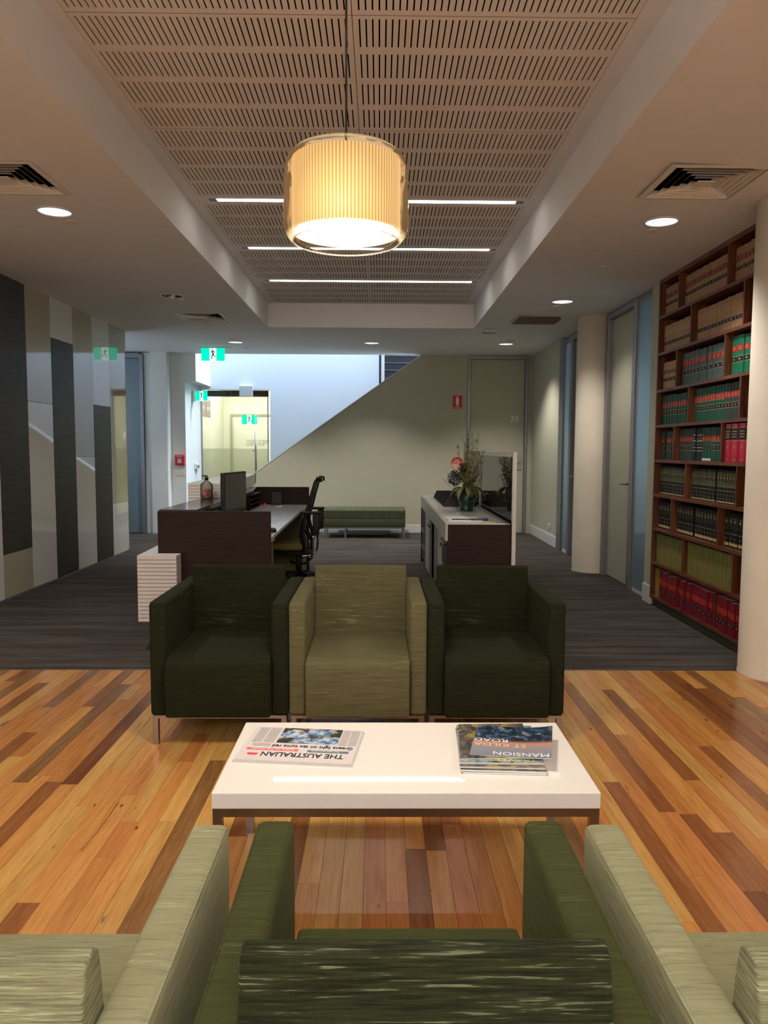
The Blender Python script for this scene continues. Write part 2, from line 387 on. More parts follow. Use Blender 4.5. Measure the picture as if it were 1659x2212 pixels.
mb.add([(RX0, RY1, 2.84), (RX1, RY1, 2.84), (RX1, RY1, RZ), (RX0, RY1, RZ)], [(0, 1, 2, 3)])
mb.add([(RX0, -.9, 2.84), (RX1, -.9, 2.84), (RX1, -.9, RZ), (RX0, -.9, RZ)], [(0, 1, 2, 3)])
mb.add([(XL, YB, 2.84), (XR, YB, 2.84), (XR, YB, 3.3), (XL, YB, 3.3)], [(0, 1, 2, 3)])
# flat margins round the slotted panels, inside the recess
PX0, PXM, PX1 = -1.30, -.122, 1.056
bands = [(-.1, 1.08), (1.08, 2.24), (2.24, 3.325), (3.325, 4.475), (4.475, 5.625), None, (5.80, 6.95), None, (7.13, 8.28), None, (8.46, 9.59)]
def rq(x0, x1, y0, y1): mb.add([(x0, y0, RZ), (x1, y0, RZ), (x1, y1, RZ), (x0, y1, RZ)], [(0, 1, 2, 3)])
rq(RX0, PX0, -.9, RY1); rq(PX1, RX1, -.9, RY1); rq(PX0, PX1, -.9, -.1); rq(PX0, PX1, 9.59, RY1)
leds = [(5.625, 5.80), (6.95, 7.13), (8.28, 8.46)]
for a, b in leds:      # shallow troughs for the linear lights: lips either side
    c = (a+b)/2; rq(PX0, PX1, a, c-.03); rq(PX0, PX1, c+.03, b)
    rq(PX0, -1.235, c-.03, c+.03); rq(1.03, PX1, c-.03, c+.03)
    mb.box(-1.235, 1.03, c-.033, c-.03, RZ, RZ+.05); mb.box(-1.235, 1.03, c+.03, c+.033, RZ, RZ+.05)
ceil = mb.build('ceiling', M_ceil); struct(ceil)
box('plenum', M_void, RX0, RX1, -.9, RY1, RZ+.10, RZ+.12, ceil)
for b_ in ((-.1, 5.625), (5.80, 6.95), (7.13, 8.28), (8.46, 9.59)): box('slot_dark_backing', M_void, -1.30, 1.056, b_[0], b_[1], RZ+.007, RZ+.009, ceil)  # black sheet added to stand in for shade in the slots
M_perf = mat('perforated_board_paint', (226, 218, 210), .8, spec=.2, var=.015, vscale=8)
def slot_panel(x0, x1, y0, y1):
    mb = MB(); nr = max(1, round((y1-y0)/.2875)); rp = (y1-y0-.003)/nr
    x0 += .0015; x1 -= .0015; ns = round((x1-x0)/.0277); sp = (x1-x0)/ns; sw = .0068; th = .006
    z0, z1 = RZ, RZ+th
    for r in range(nr):
        a = y0+.0015+r*rp; s0 = a+.026; s1 = a+rp-.026
        mb.add([(x0, a, z0), (x1, a, z0), (x1, s0, z0), (x0, s0, z0)], [(0, 1, 2, 3)])
        mb.add([(x0, s1, z0), (x1, s1, z0), (x1, a+rp, z0), (x0, a+rp, z0)], [(0, 1, 2, 3)])
        mb.add([(x0, s0, z0), (x1, s0, z0), (x1, s0, z1), (x0, s0, z1)], [(0, 1, 2, 3)])
        mb.add([(x0, s1, z0), (x1, s1, z0), (x1, s1, z1), (x0, s1, z1)], [(0, 1, 2, 3)])
        for i in range(ns):
            c = x0+i*sp
            l = c+sw/2 if i else x0; r_ = c+sp-sw/2 if i < ns-1 else x1
            mb.add([(l, s0, z0), (r_, s0, z0), (r_, s1, z0), (l, s1, z0)], [(0, 1, 2, 3)])
            mb.add([(l, s0, z0), (l, s1, z0), (l, s1, z1), (l, s0, z1)], [(0, 1, 2, 3)])
            mb.add([(r_, s0, z0), (r_, s1, z0), (r_, s1, z1), (r_, s0, z1)], [(0, 1, 2, 3)])
    return mb
for b in bands:
    if b:
        slot_panel(PX0, PXM, *b).build('slotted_panel', M_perf, ceil); slot_panel(PXM, PX1, *b).build('slotted_panel', M_perf, ceil)
M_led = emis('led_diffuser', (1, .94, .86), 15)
for k, (a, b) in enumerate(leds):
    c = (a+b)/2; e = empty('linear_light', (-.1, c, RZ))
    tag(e, 'long linear ceiling light, '+['nearest of three behind the hanging lamp', 'middle one of the three in the slotted recess', 'farthest of three near the end of the recess'][k], 'light', 'linear lights in the slotted ceiling')
    mb = MB().box(-1.135, 1.13, -.029, .029, .034, .048); mb.build('housing', M_alu, e)
    mb = MB().box(-1.075, 1.07, -.017, .017, -.004, .03); mb.build('diffuser', M_led, e, bevel=.006)
    for x0, x1 in ((-1.135, -1.08), (1.075, 1.13)): box('end_cap', M_alu, x0, x1, -.026, .026, -.001, .03, e)

# ---- walls
def wall(name, mt, *a, parent=None): return struct(box(name, mt, *a, parent=parent))
wl = wall('wall_left', M_white, -3.42, -3.295, -3.6, 10.08, -.02, 2.86)
M_pbei = mat('beige_back_painted_glass', (180, 174, 146), .05, spec=.5, coat=.25)
M_pwht = mat('pale_grey_back_painted_glass', (222, 222, 218), .05, spec=.5, coat=.25)
M_pdrk = mat('charcoal_panel', (66, 60, 54), .5, spec=.3)
n = N('dark_timber_panel'); v = n.coords('World', (3, 3, 60)); f = n.noise(v, 1, 3)
n.l(n.ramp(f, [(.35, lin((52, 46, 42))), (.65, lin((66, 60, 54)))]), n.b.inputs['Base Color']); n.b.inputs['Roughness'].default_value = .5; n.b.inputs['Specular IOR Level'].default_value = .3; M_pdrk = n.m
XP = -3.275
js = [5.55, 6.12, 6.68, 7.245, 7.79, 8.345, 8.895, 9.45, 10.03]
def zat(y, py): # height on the left wall at depth y for image row py
    k = 820+XP/y*1660; return un(k, py, x=XP).z
cols = [[(0, 1.0, M_pdrk), (1.0, 2.85, M_pbei)],
        [(0, 1.26, M_pwht), (1.26, 2.85, M_pbei)],
        [(0, .41, M_pbei), (.41, 2.85, M_pdrk)],
        [(0, 1.78, M_pwht), (1.78, 2.85, M_pbei)],
        [(0, 2.44, M_pdrk), (2.44, 2.85, M_pwht)],
        [(0, 1.25, M_pwht), (1.25, 2.85, M_pbei)],
        [(0, 1.84, M_pdrk), (1.84, 2.85, M_pwht)],
        [(0, .66, M_pwht), (.66, 2.85, M_pbei)]]
for k, c in enumerate(cols):
    for a, b, mt in c:
        o = box('panel', mt, -3.295, XP-(.001 if mt != M_pdrk else 0), js[k]+.002, js[k+1]-.002, a+(.002 if a else .022), b-.002, wl, bevel=.0008, seg=1)
box('kick_strip', M_alu, -3.295, -3.277, js[0], js[-1], .0, .02, wl)
box('panel_end_trim', M_alu, -3.30, XP+.002, 10.03, 10.04, .0, 2.838, wl)
# corridor to the left, pier, wall with call point, side cheek
wall('wall_left_corridor', M_white, -6.2, -6.1, 10.08, YB, -.02, 2.86)
wall('wall_left_return', M_white, -6.2, -3.42, 10.0, 10.08, -.02, 2.86)
wall('wall_back_left', M_white, -6.2, -3.585, 12.25, YB, -.02, 2.86)
wall('wall_pier', M_white, -3.585, -3.33, 12.14, YB, -.02, 2.85)
wall('wall_back_bulkhead', M_white, -3.60, -2.925, YB, 13.42, 2.41, 3.3)
wall('wall_back_side', M_white, -3.60, -3.10, YB, 13.42, -.02, 2.41)
# door_1 : blue-grey glazed door in the left corridor
d1 = struct(empty('door_1', (-4.095, 12.19, 0)))
M_bglass = mat('blue_grey_glass_door', (124, 140, 148), .12, spec=.6)
box('door_leaf', M_bglass, -.55, .34, .0, .05, .01, 2.74, d1)
for a, b in ((-.62, -.555), (.345, .40)): box('frame', M_alu, a, b, -.05, .08, 0, 2.80, d1)
box('frame_head', M_alu, -.555, .345, -.05, .08, 2.745, 2.82, d1)
struct(box('trim_1', M_skirt, -3.69, -3.59, 12.18, 12.25, 0, 2.83))
# stair void walls
M_voidw = mat('stairwell_paint', (214, 222, 232), .75, spec=.2)
wb = struct(MB().box(-1.90, -.02, 13.42, 13.55, -.02, 8.3).box(-6.2, -1.90, 13.42, 13.55, 2.36, 8.3).box(-6.2, -3.10, 13.42, 13.55, -.02, 2.36).build('wall_back_stairwell', M_voidw))
struct(MB().box(-3.2, -3.1, YB+.1, 13.42, 3.3, 8.3).box(-3.2, 4.2, 12.28, YB+.0, 3.3, 8.3).box(4.1, 4.2, YB, 17.8, -.02, 8.3).build('wall_stairwell_sides', M_voidw))
# olive wall with raking top (the stair balustrade)
ow = MB()
zl = .955; xs, xe = -1.985, .674
poly = [(-1.985, -.02), (-1.985, .955), (.674, 2.848), (1.395, 2.848), (1.395, -.02)]
ow.prism(poly, YB, YB+.12, 'y'); ow.box(1.395, 2.36, YB, YB+.12, 2.815, 2.85); ow.box(2.36, 2.6, YB, YB+.12, -.02, 2.86); ow.box(1.395, 2.36, YB+.08, YB+.12, -.02, 2.82)
wbk = struct(ow.build('wall_back', M_olive))
struct(MB().prism([(-2.0, .957), (-2.0, .975), (.70, 2.884), (.70, 2.866)], YB-.006, YB+.126, 'y').build('trim_2', M_skirt), 'white capping on the raking stair wall')
# dark stair flight and slim posts seen over the rake
st = empty('staircase', (0, 13.0, 0)); tag(st, 'dark carpeted stair flight showing above the raking olive wall', 'staircase')
M_stair = mat('dark_stair_carpet', (30, 32, 38), .9, bump=.2)
for k in range(9):
    z = 2.18+k*.165; y = .62+k*.26
    box('tread', M_stair, .0, 1.9, y, y+.30, z-.165, z, st)
    box('nosing', mat('stair_nosing', (70, 72, 78), .5), .0, 1.9, y-.006, y+.012, z-.02, z+.003, st)
struct(box('wall_stair_far', mat('dark_stair_wall', (36, 38, 44), .9), -.02, 4.1, 16.75, 16.85, 1, 8.3))
bp = empty('balustrade_post', (.0, 13.36, 0)); tag(bp, 'slim white post beside the dark gap at the stair flight', 'post')
box('post', M_skirt, .02, .075, 0, .05, 2.0, 3.6, bp); box('bracket', M_skirt, -.04, .02, .01, .04, 2.42, 2.435, bp)
# back door 30
d2 = struct(empty('door_2', (1.88, YB, 0)))
box('door_leaf', M_olive, -.435, .43, .02, .07, .01, 2.775, d2)
for a, b in ((-.485, -.44), (.435, .48)): box('frame', M_alu, a, b, -.02, .08, 0, 2.83, d2, bevel=.004)
box('frame_head', M_alu, -.44, .435, -.02, .08, 2.78, 2.83, d2)
text('door_number', '30', .135, M_paper, d2, (.205, .0185, 1.80), (1, 0, 0), (0, 0, 1), .95, .001, .003, spacing=1.15)
h = box('handle_plate', M_chrome, .335, .40, .008, .02, 1.02, 1.26, d2, bevel=.004)
MB().tube([(.37, .008, 1.13), (.37, -.04, 1.13), (.36, -.05, 1.13), (.22, -.05, 1.13)], .011, 10).build('handle', M_chrome, h)
# baseboards
struct(box('baseboard_back', M_skirt, -1.9, 1.39, YB-.018, YB, 0, .13, bevel=.004))
# right wall
XW = 2.44
wr = struct(MB().box(XW, XW+.12, 10.42, YB, -.02, 2.85).box(XW, XW+.12, 8.33, 9.0, -.02, 2.85).box(2.395, XW+.12, 6.66, 6.86, -.02, 2.80).box(XW+.03, XW+.12, 6.86, 10.42, 2.79, 2.86).build('wall_right', M_olive))
struct(box('baseboard_right', M_skirt, XW-.016, XW, 10.45, YB-.02, 0, .15, bevel=.004))
struct(box('baseboard_right_column', M_skirt, XW-.016, XW, 8.34, 8.62, 0, .15, bevel=.004))
struct(box('baseboard_right_bookcase', M_skirt, 2.38, 2.395, 6.65, 6.86, 0, .16, bevel=.004))
M_sglass = glassy('blue_film_glass', (.55, .68, .74), .72, 0, (.42, .54, .60))
def side_door(name, y0, y1, num=None, handle_y=None):
    d = struct(empty(name, (XW, y0, 0))); L = y1-y0; zt = 2.775
    box('door_leaf', M_olive, .02, .065, .0, L, .01, zt-.06, d)
    for a, b in ((-.085, -.0), (L, L+.085)): box('frame', M_alu, -.03, .09, a, b, 0, zt, d, bevel=.003)
    box('frame_head', M_alu, -.03, .09, 0, L, zt-.055, zt, d, bevel=.003)
    box('reveal', M_void, .021, .03, L-.006, L-.001, .01, zt-.06, d)
    return d
def sidelight(name, y0, y1):
    s = struct(empty(name, (XW, y0, 0))); L = y1-y0
    box('pane', M_sglass, -.008, .0, .03, L-.03, .05, 2.72, s)
    for a, b in ((0, .03), (L-.03, L)): box('frame', M_alu, -.014, .07, a, b, 0, 2.78, s)
    box('frame_head', M_alu, .0, .07, .03, L-.03, 2.72, 2.78, s); box('sill', M_skirt, -.005, .07, .03, L-.03, 0, .05, s)
    return s
dd = side_door('door_3', 7.42, 8.22)
hp = box('handle_plate', M_steel, -.0, .02, .05, .09, .98, 1.06, dd)
MB().tube([(.0, .07, 1.02), (-.045, .07, 1.02), (-.05, .09, 1.02), (-.05, .2, 1.015)], .011, 10).build('handle', M_steel, hp)
sidelight('window_1', 6.865, 7.325)
d4 = side_door('door_4', 8.90, 9.76)
hp = box('handle_plate', M_chrome, .0, .02, .70, .75, .90, 1.18, d4)
MB().tube([(.0, .72, 1.02), (-.045, .72, 1.02), (-.05, .74, 1.02), (-.05, .62, 1.015)], .011, 10).build('handle', M_chrome, hp)
text('door_number', '8', .13, M_paper, d4, (.0185, .70, 1.80), (0, -1, 0), (0, 0, 1), .8, .001, .002)
sidelight('window_2', 9.85, 10.19)
struct(box('trim_3', M_alu, XW-.03, XW+.09, 10.19, 10.42, 0, 2.80))
# rooms behind the sidelights
struct(MB().box(3.9, 4.0, 6.6, YB, -.02, 2.86).box(XW+.12, 3.9, 8.3, 8.36, -.02, 2.86).build('wall_right_offices', M_white))
# round columns
def column(name, x, y, r, mt):
    return struct(MB().lathe([(r+.004, -.01), (r+.004, .012), (r, .02), (r, 2.855)], (x, y, 0), 64).build(name, mt))
column('column', 2.375, 8.52, .212, M_cream)
column('column', 2.405, 4.535, .215, M_cream)
# near part of the room around the camera
struct(MB().box(2.44, 3.3, 4.62, 4.72, -.02, 2.86).box(3.3, 3.4, -3.6, 4.72, -.02, 2.86).build('wall_right_front', M_cream))
struct(box('wall_front', M_cream, -3.42, 3.4, -3.7, -3.6, -.02, 2.86))

# ---- lobby beyond the glass door
M_lob = mat('lobby_paint', (226, 226, 210), .7, spec=.2)
struct(MB().box(-3.5, -3.35, 13.55, 17.6, -.02, 2.8).box(-1.2, -1.1, 13.55, 17.6, -.02, 2.8).box(-3.6, -1.1, 16.6, 16.7, -.02, 2.8).box(-3.6, -1.1, 13.55, 16.7, 2.8, 2.9).build('wall_lobby', M_lob))
ld = struct(empty('door_5', (-2.50, 16.6, 0)))
box('door_leaf', mat('lobby_door', (224, 226, 212), .5), -.62, .45, -.02, 0, .01, 2.0, ld)
for a, b in ((-.70, -.66), (.45, .50)): box('frame', mat('lobby_frame', (160, 158, 132), .5), a, b, -.03, 0, 0, 2.08, ld)
box('frame_head', mat('lobby_frame', (160, 158, 132), .5), -.66, .45, -.03, 0, 2.04, 2.08, ld)
text('door_notice', 'THIS DOOR TO REMAIN\nCLOSED AT ALL TIMES\nPLEASE USE OTHER', .045, mat('grey_print', (120, 120, 110), .6), ld, (-.36, -.022, 1.50), (1, 0, 0), (0, 0, 1), 1, .0005)
pb = empty('lobby_plaques', (-3.35, 14.5, 1.98)); tag(pb, 'mauve tenant plaques on the lobby wall behind the glass door', 'sign')
M_mauve = mat('mauve_plaque', (150, 130, 130), .4)
for k in range(2):
    box('plaque', M_mauve, 0, .012, .0+k*.42, .38+k*.42, -.02, .30, pb)
    text('lettering', ['LEVEL 1', 'SUITE 2'][k], .09, M_paper, pb, (.013, .05+k*.42, .1), (0, 1, 0), (0, 0, 1), 1, .0005)

# glass entrance door
gd = struct(empty('door_6', (-2.57, 13.44, 0)))
M_clear = glassy('clear_glass', (.95, .97, .93)); M_frost = glassy('frosted_film', (.97, .98, .94), .28, 0, (.93, .93, .8))
W2 = .52
box('pane', M_clear, -W2+.0, W2+.10, 0, .012, .06, 2.24, gd)
box('frosted_band', M_frost, -W2+.0, W2+.10, -.004, -.001, .55, 1.345, gd)
box('frame_head', mat('dark_mirror_steel', (96, 94, 92), .1, 1), -W2-.01, W2+.12, -.02, .03, 2.24, 2.345, gd)
box('frame', M_alu, -W2-.02, -W2, -.02, .03, 0, 2.345, gd)
box('frame', M_alu, W2+.10, W2+.115, -.02, .03, 0, 2.345, gd)
pr = MB().tube([(W2-.10, -.06, .75), (W2-.10, -.06, 1.62)], .016, 12).build('pull_handle', M_steel, gd)
MB().tube([(W2-.10, -.06, 1.58), (W2-.10, 0, 1.58)], .009, 8).tube([(W2-.10, -.06, .82), (W2-.10, 0, .82)], .009, 8).build('standoff', M_steel, pr)
MB().tube([(W2-.16, -.02, 1.31), (W2-.10, -.02, 1.31)], .009, 8).build('lock', M_steel, pr)
cl = box('door_closer', mat('silver_plastic', (178, 180, 186), .45), .155, .375, -.10, -.02, 2.24, 2.42, gd, bevel=.006)

# ================================================================== CEILING FITTINGS
def on_ceiling(x, y): return (x, y, cz(x, y))
M_dl = emis('downlight_glow', (1, .95, .93), 9)
n = N('faceted_reflector'); vo = n.n('ShaderNodeTexVoronoi'); vo.inputs['Scale'].default_value = 24; n.l(n.coords('Object').outputs[0], vo.inputs['Vector'])
n.l(n.ramp(vo.outputs['Distance'], [(0, (.9, .9, .95)), (.6, (.5, .48, .55))]), n.b.inputs['Base Color']); n.b.inputs['Metallic'].default_value = 1; n.b.inputs['Roughness'].default_value = .2
n.l(n.ramp(vo.outputs['Distance'], [(0, (1, .95, .95)), (.5, (.62, .58, .72)), (.6, (1, .96, .93))]), n.b.inputs['Emission Color']); n.b.inputs['Emission Strength'].default_value = .95  # lamp light on the facets is painted in as glow
M_facet = n.m
M_foff = mat('unlit_reflector', (140, 135, 128), .15, 1)
def downlight(x, y, label, power, on=True, r=.098):
    e = empty('downlight', on_ceiling(x, y)); tag(e, label, 'light', 'round recessed downlights')
    MB().lathe([(r+.016, .0), (r+.014, -.006), (r+.002, -.007), (r, .0), (r, .004)], (0, 0, 0), 40, cap=False).build('trim_ring', M_skirt, e)
    MB().lathe([(r, .0), (r*.95, .03), (r*.74, .062), (r*.42, .078)], (0, 0, -.001), 40, cap=False).build('reflector', M_facet if on else M_foff, e)
    if on: MB().lathe([(.001, .0), (r*.44, .0), (r*.44, .004), (.001, .004)], (0, 0, .074), 24, cap=False).build('lens', M_dl, e)
    else:
        l = MB().lathe([(.001, .0), (r*.36, .0), (r*.36, .03), (.001, .03)], (0, 0, .045), 24, cap=False).build('lens', M_black, e)
    # the ceiling itself is closed above: the can sits in a shallow dark cup below nothing else
    if on:
        l = lamp('SPOT', 'downlight_beam', (x, y, cz(x, y)-.012), power, NEUT, (0, 0, 0), .05, cone=math.radians(112), blend=.75)
    return e
def hole_depth(): pass
for x, y, lb, pw, on in DL: downlight(x, y, lb, pw, on)
for o in bpy.data.objects:
    if o.type == 'LIGHT' and o.name.startswith('downlight_beam') and o.location.y < 3: o.data.color = WARM

def diffuser(x, y, sx, sy, label, ang=0):
    e = empty('air_grille', on_ceiling(x, y)); tag(e, label, 'vent', 'square ceiling air grilles')
    mb = MB(); a, b = sx/2, sy/2
    def ring(o, i, z0, z1):
        V = [(-a+o, -b+o, z0), (a-o, -b+o, z0), (a-o, b-o, z0), (-a+o, b-o, z0), (-a+i, -b+i, z1), (a-i, -b+i, z1), (a-i, b-i, z1), (-a+i, b-i, z1)]
        mb.add(V, [(0, 1, 5, 4), (1, 2, 6, 5), (2, 3, 7, 6), (3, 0, 4, 7)])
    ring(-.0, .035, -.002, -.006); ring(.035, .037, -.006, .004)
    mb.build('frame', M_offw, e)
    for k in range(5):
        o = .040+k*.038; mb = MB(); ring(o, o+.030, -.004, .026); mb.build('vane', M_offw, e)
    box('centre_plate', M_offw, -a+.226, a-.226, -b+.226, b-.226, -.008, -.004, e)
    mb = MB(); ring(.0355, .0358, .002, .07); mb.build('duct_collar', M_void, e)
    box('duct_throat', M_void, -a+.036, a-.036, -b+.036, b-.036, .068, .07, e)
    return e
g1 = diffuser(-2.10, 4.44, .55, .55, 'square louvred air grille cut by the left picture edge')
g2 = diffuser(1.77, 4.33, .55, .55, 'square louvred air grille at upper right above the round column')
g3 = diffuser(-2.04, 8.92, .56, .56, 'smaller square louvred air grille beyond the unlit downlight')
rg = empty('return_grille', on_ceiling(1.785, 8.85)); tag(rg, 'flat brown square return air panel in the right ceiling', 'vent')
box('frame', M_offw, -.265, .265, -.28, .28, -.006, -.001, rg); box('panel', mat('brown_mesh_panel', (120, 104, 84), .9, var=.1, vscale=300), -.25, .25, -.265, .265, -.009, -.006, rg)
def ceil_bit(name, px, py, r, label, cat, drop=.012, dome=False):
    p = un(px, py, z=2.83); p = Vector(on_ceiling(p.x, p.y))
    e = MB().lathe([(r, 0), (r, -drop*.5), (r*.8, -drop)]+([(r*.5, -drop*2)] if dome else []), (0, 0, 0), 24).build(name, M_offw); e.location = p
    tag(e, label, cat); return e
ceil_bit('sprinkler_cover', 155, 482, .04, 'small flat sprinkler cover below the left large downlight', 'sprinkler', .006)
ceil_bit('sprinkler_cover', 1407, 492, .042, 'small flat sprinkler cover below the right large downlight', 'sprinkler', .006)
ceil_bit('sprinkler_cover', 388, 647, .045, 'small white disc beside the unlit downlight', 'sprinkler', .02)
ceil_bit('sprinkler_cover', 1203, 656, .045, 'small white disc beside the lit downlight near the round column', 'sprinkler', .02)
ceil_bit('sprinkler_cover', 1307, 571, .035, 'faint sprinkler disc on the right ceiling before the tall door', 'sprinkler', .005)
ceil_bit('smoke_detector', 453, 699, .055, 'domed white smoke detector behind the smaller air grille', 'smoke detector', .02, True)
ceil_bit('smoke_detector', 502, 734, .055, 'white detector just before the far left lit downlight', 'smoke detector', .015)
ceil_bit('smoke_detector', 532, 753, .05, 'tiny ceiling sensor to the right of the exit sign', 'smoke detector', .008)
ceil_bit('smoke_detector', 1103, 735, .055, 'white detector just before the downlight of door 30', 'smoke detector', .015)
sv = empty('ceiling_speaker', on_ceiling(1.37, 9.70)); tag(sv, 'small dark edged square box on the ceiling right of the recess', 'speaker')
box('body', M_offw, -.08, .08, -.07, .07, -.03, 0, sv, bevel=.004); box('shadow_gap', M_black, -.084, .084, .06, .074, -.034, -.01, sv)

# ---- exit signs
def running_man(mb, S, cx, cz_, y, mi=0, mir=1):
    def P(a, b): return (cx+mir*a*S, cz_+b*S)
    mb.prism([P(.05+.055*math.cos(t*PI/5), .40+.055*math.sin(t*PI/5)) for t in range(10)], y, y+.001, 'y', mi)
    for pl in ([(-.02, .33), (.09, .30), (.05, -.02), (-.08, .0)], [(.05, .30), (.22, .18), (.20, .13), (.04, .22)], [(-.01, .31), (-.16, .25), (-.20, .10), (-.15, .10), (-.11, .20), (0, .24)],
               [(-.08, .02), (.04, .0), (.14, -.18), (.12, -.40), (.05, -.40), (.06, -.2)], [(-.08, .04), (.0, -.02), (-.10, -.20), (-.30, -.24), (-.30, -.18), (-.14, -.15)]):
        mb.prism([P(*q) for q in pl], y, y+.001, 'y', mi)
M_ex = emis('exit_green', (.0, .80, .50), 1.15); M_exw = emis('exit_white', (.85, 1, .97), 1.25); M_exd = mat('exit_man_green', (0, 120, 95), .5)
def exit_sign(loc, w_, h_, label, rz=0, mount=True, box_d=.02):
    e = empty('exit_sign', loc, rz); tag(e, label, 'exit sign', 'green running man exit signs')
    box('lit_panel', M_ex, -w_/2, w_/2, -.004, .004, -h_, 0, e)
    box('white_door', M_exw, -w_*.145, w_*.145, -.0065, -.004, -h_+.004, -.002, e)
    mb = MB(); running_man(mb, h_*.95, 0, -h_*.48, -.008, 0, -1); mb.build('running_man', M_exd, e)
    box('white_edge', M_exw, -w_/2-.004, w_/2+.004, -.0055, .0055, -h_-.006, -h_, e)
    if mount: box('mounting_plate', M_offw, -w_*.68, w_*.68, -.04, .04, .001, .012, e)
    return e
exit_sign((-2.48, 11.58, 2.827), .345, .185, 'green exit sign hanging from the ceiling at left')
es2 = exit_sign((-3.065+.14, 12.75, 2.285), .24, .16, 'green exit sign on a bracket in the white door recess', math.radians(-28), False)
box('bracket_box', M_skirt, -.26, -.13, -.04, .05, -.165, .0, es2, bevel=.005)
exit_sign((-2.52, 14.95, 1.99), .30, .175, 'green exit sign seen through the glass entrance door', 0, False)
# ---- pendant lamp
LX, LY = -.107, 2.45
def pendant(x, y, label, main=True):
    e = empty('pendant_lamp', (x, y, 1.989)); e.scale = (.743, .743, .743); tag(e, label, 'lamp', 'pleated drum pendants')
    MB().tube([(0, 0, .33), (0, 0, (RZ-1.989)/.743)], .0045, 8).build('cable', M_black, e)
    MB().lathe([(.06, (RZ-1.989)/.743-.03), (.06, (RZ-1.989)/.743)], (0, 0, 0), 24).build('ceiling_rose', M_skirt, e)
    Rg, Rs = .262, .224
    prof = [(.03, .375), (.10, .376), (.17, .372), (.215, .358), (.243, .33), (.255, .29), (.258, .20), (.262, .10), (.260, .06), (.25, .03), (.232, .008), (.222, .0)]
    g = MB().lathe(prof, (0, 0, 0), 72, cap=False)
    n = N('blown_glass'); tr = n.n('ShaderNodeBsdfTransparent'); tr.inputs[0].default_value = (.99, .985, .97, 1)
    gl = n.n('ShaderNodeBsdfGlossy'); gl.inputs['Roughness'].default_value = .02
    lw = n.n('ShaderNodeLayerWeight'); lw.inputs[0].default_value = .13
    b = n.n('ShaderNodeBump'); b.inputs['Strength'].default_value = .35; b.inputs['Distance'].default_value = .02
    n.l(n.noise(n.coords('Object'), 7, 2), b.inputs['Height']); n.l(b.outputs[0], gl.inputs['Normal'])
    mx = n.n('ShaderNodeMixShader'); n.l(lw.outputs['Fresnel'], mx.inputs[0]); n.l(tr.outputs[0], mx.inputs[1]); n.l(gl.outputs[0], mx.inputs[2])
    hz = n.n('ShaderNodeBsdfTranslucent'); hz.inputs[0].default_value = (1, .88, .68, 1)
    m2 = n.n('ShaderNodeMixShader'); m2.inputs[0].default_value = .15; n.l(mx.outputs[0], m2.inputs[1]); n.l(hz.outputs[0], m2.inputs[2])
    n.l(m2.outputs[0], n.out.inputs[0])
    g.build('glass_shade', n.m, e)
    MB().lathe([(.222+.0035*math.cos(t*PI/4), .001+.0035*math.sin(t*PI/4)) for t in range(9)], (0, 0, 0), 72, cap=False).build('glass_rim', glassy('rim_glass', (.95, .9, .85), .25, .05, (.9, .85, .8)), e)
    # pleated inner drum
    NP = 96
    n = N('lit_pleated_shade'); em = n.n('ShaderNodeEmission')
    tc = n.n('ShaderNodeTexCoord'); sp = n.n('ShaderNodeSeparateXYZ'); n.l(tc.outputs['Object'], sp.inputs[0])
    at = n.n('ShaderNodeMath', operation='ARCTAN2'); n.l(sp.outputs['Y'], at.inputs[0]); n.l(sp.outputs['X'], at.inputs[1])
    mu = n.n('ShaderNodeMath', operation='MULTIPLY'); mu.inputs[1].default_value = NP/(2*PI)*1.0; n.l(at.outputs[0], mu.inputs[0])
    fr = n.n('ShaderNodeMath', operation='FRACT'); n.l(mu.outputs[0], fr.inputs[0])
    pl = n.ramp(fr.outputs[0], [(0, (.44, .22, .07)), (.12, (.60, .33, .12)), (.3, (1, .68, .34)), (.6, (.92, .58, .26)), (.9, (.66, .38, .15)), (1, (.44, .22, .07))])
    # bulb glow painted into the cloth colour: brightest on the viewer side
    sb = n.n('ShaderNodeVectorMath', operation='DISTANCE'); n.l(tc.outputs['Object'], sb.inputs[0]); sb.inputs[1].default_value = (-.02, -.24, .10)
    hot = n.ramp(sb.outputs['Value'], [(0, (1, 1, 1)), (.10, (.75, .72, .6)), (.22, (.5, .47, .40)), (.5, (.42, .38, .34))])
    mm = n.n('ShaderNodeMix', data_type='RGBA', blend_type='MULTIPLY'); mm.inputs[0].default_value = 1; n.l(pl, mm.inputs[6]); n.l(hot, mm.inputs[7])
    n.l(mm.outputs[2], em.inputs[0]); em.inputs[1].default_value = 2.0
    n.l(em.outputs[0], n.out.inputs[0])
    seg = NP*2
    MB().lathe([(Rs, .035), (Rs, .326)], (0, 0, 0), seg, cap=False, fn=lambda i: 1.006 if i % 2 else .992).build('pleated_drum', n.m, e)
    MB().lathe([(.001, 0), (Rs-.02, 0), (Rs-.02, .004), (.001, .004)], (0, 0, .318), 48, cap=False).build('top_plate', mat('lamp_top', (235, 220, 190), .6, emit=(1, .75, .45), es=.6), e)
    dmat = emis('lamp_diffuser', (1, .84, .60), 15)
    MB().lathe([(.001, 0), (Rs-.020, 0)], (0, 0, .052), 48, cap=False).build('diffuser', dmat, e)
    MB().lathe([(Rs-.020, .052), (Rs-.012, .040), (Rs-.004, .035)], (0, 0, 0), 48, cap=False).build('drum_hem', emis('lamp_hem', (1, .85, .6), 2.2), e)
    for a in (.5, 2.4, 4.3): MB().lathe([(.004, -.004), (.004, .0)], (.17*math.cos(a), .17*math.sin(a), .052), 10).build('screw', M_steel, e)
    return e
pendant(LX, LY, 'big glass drum pendant lamp with pleated cream shade over the coffee table')
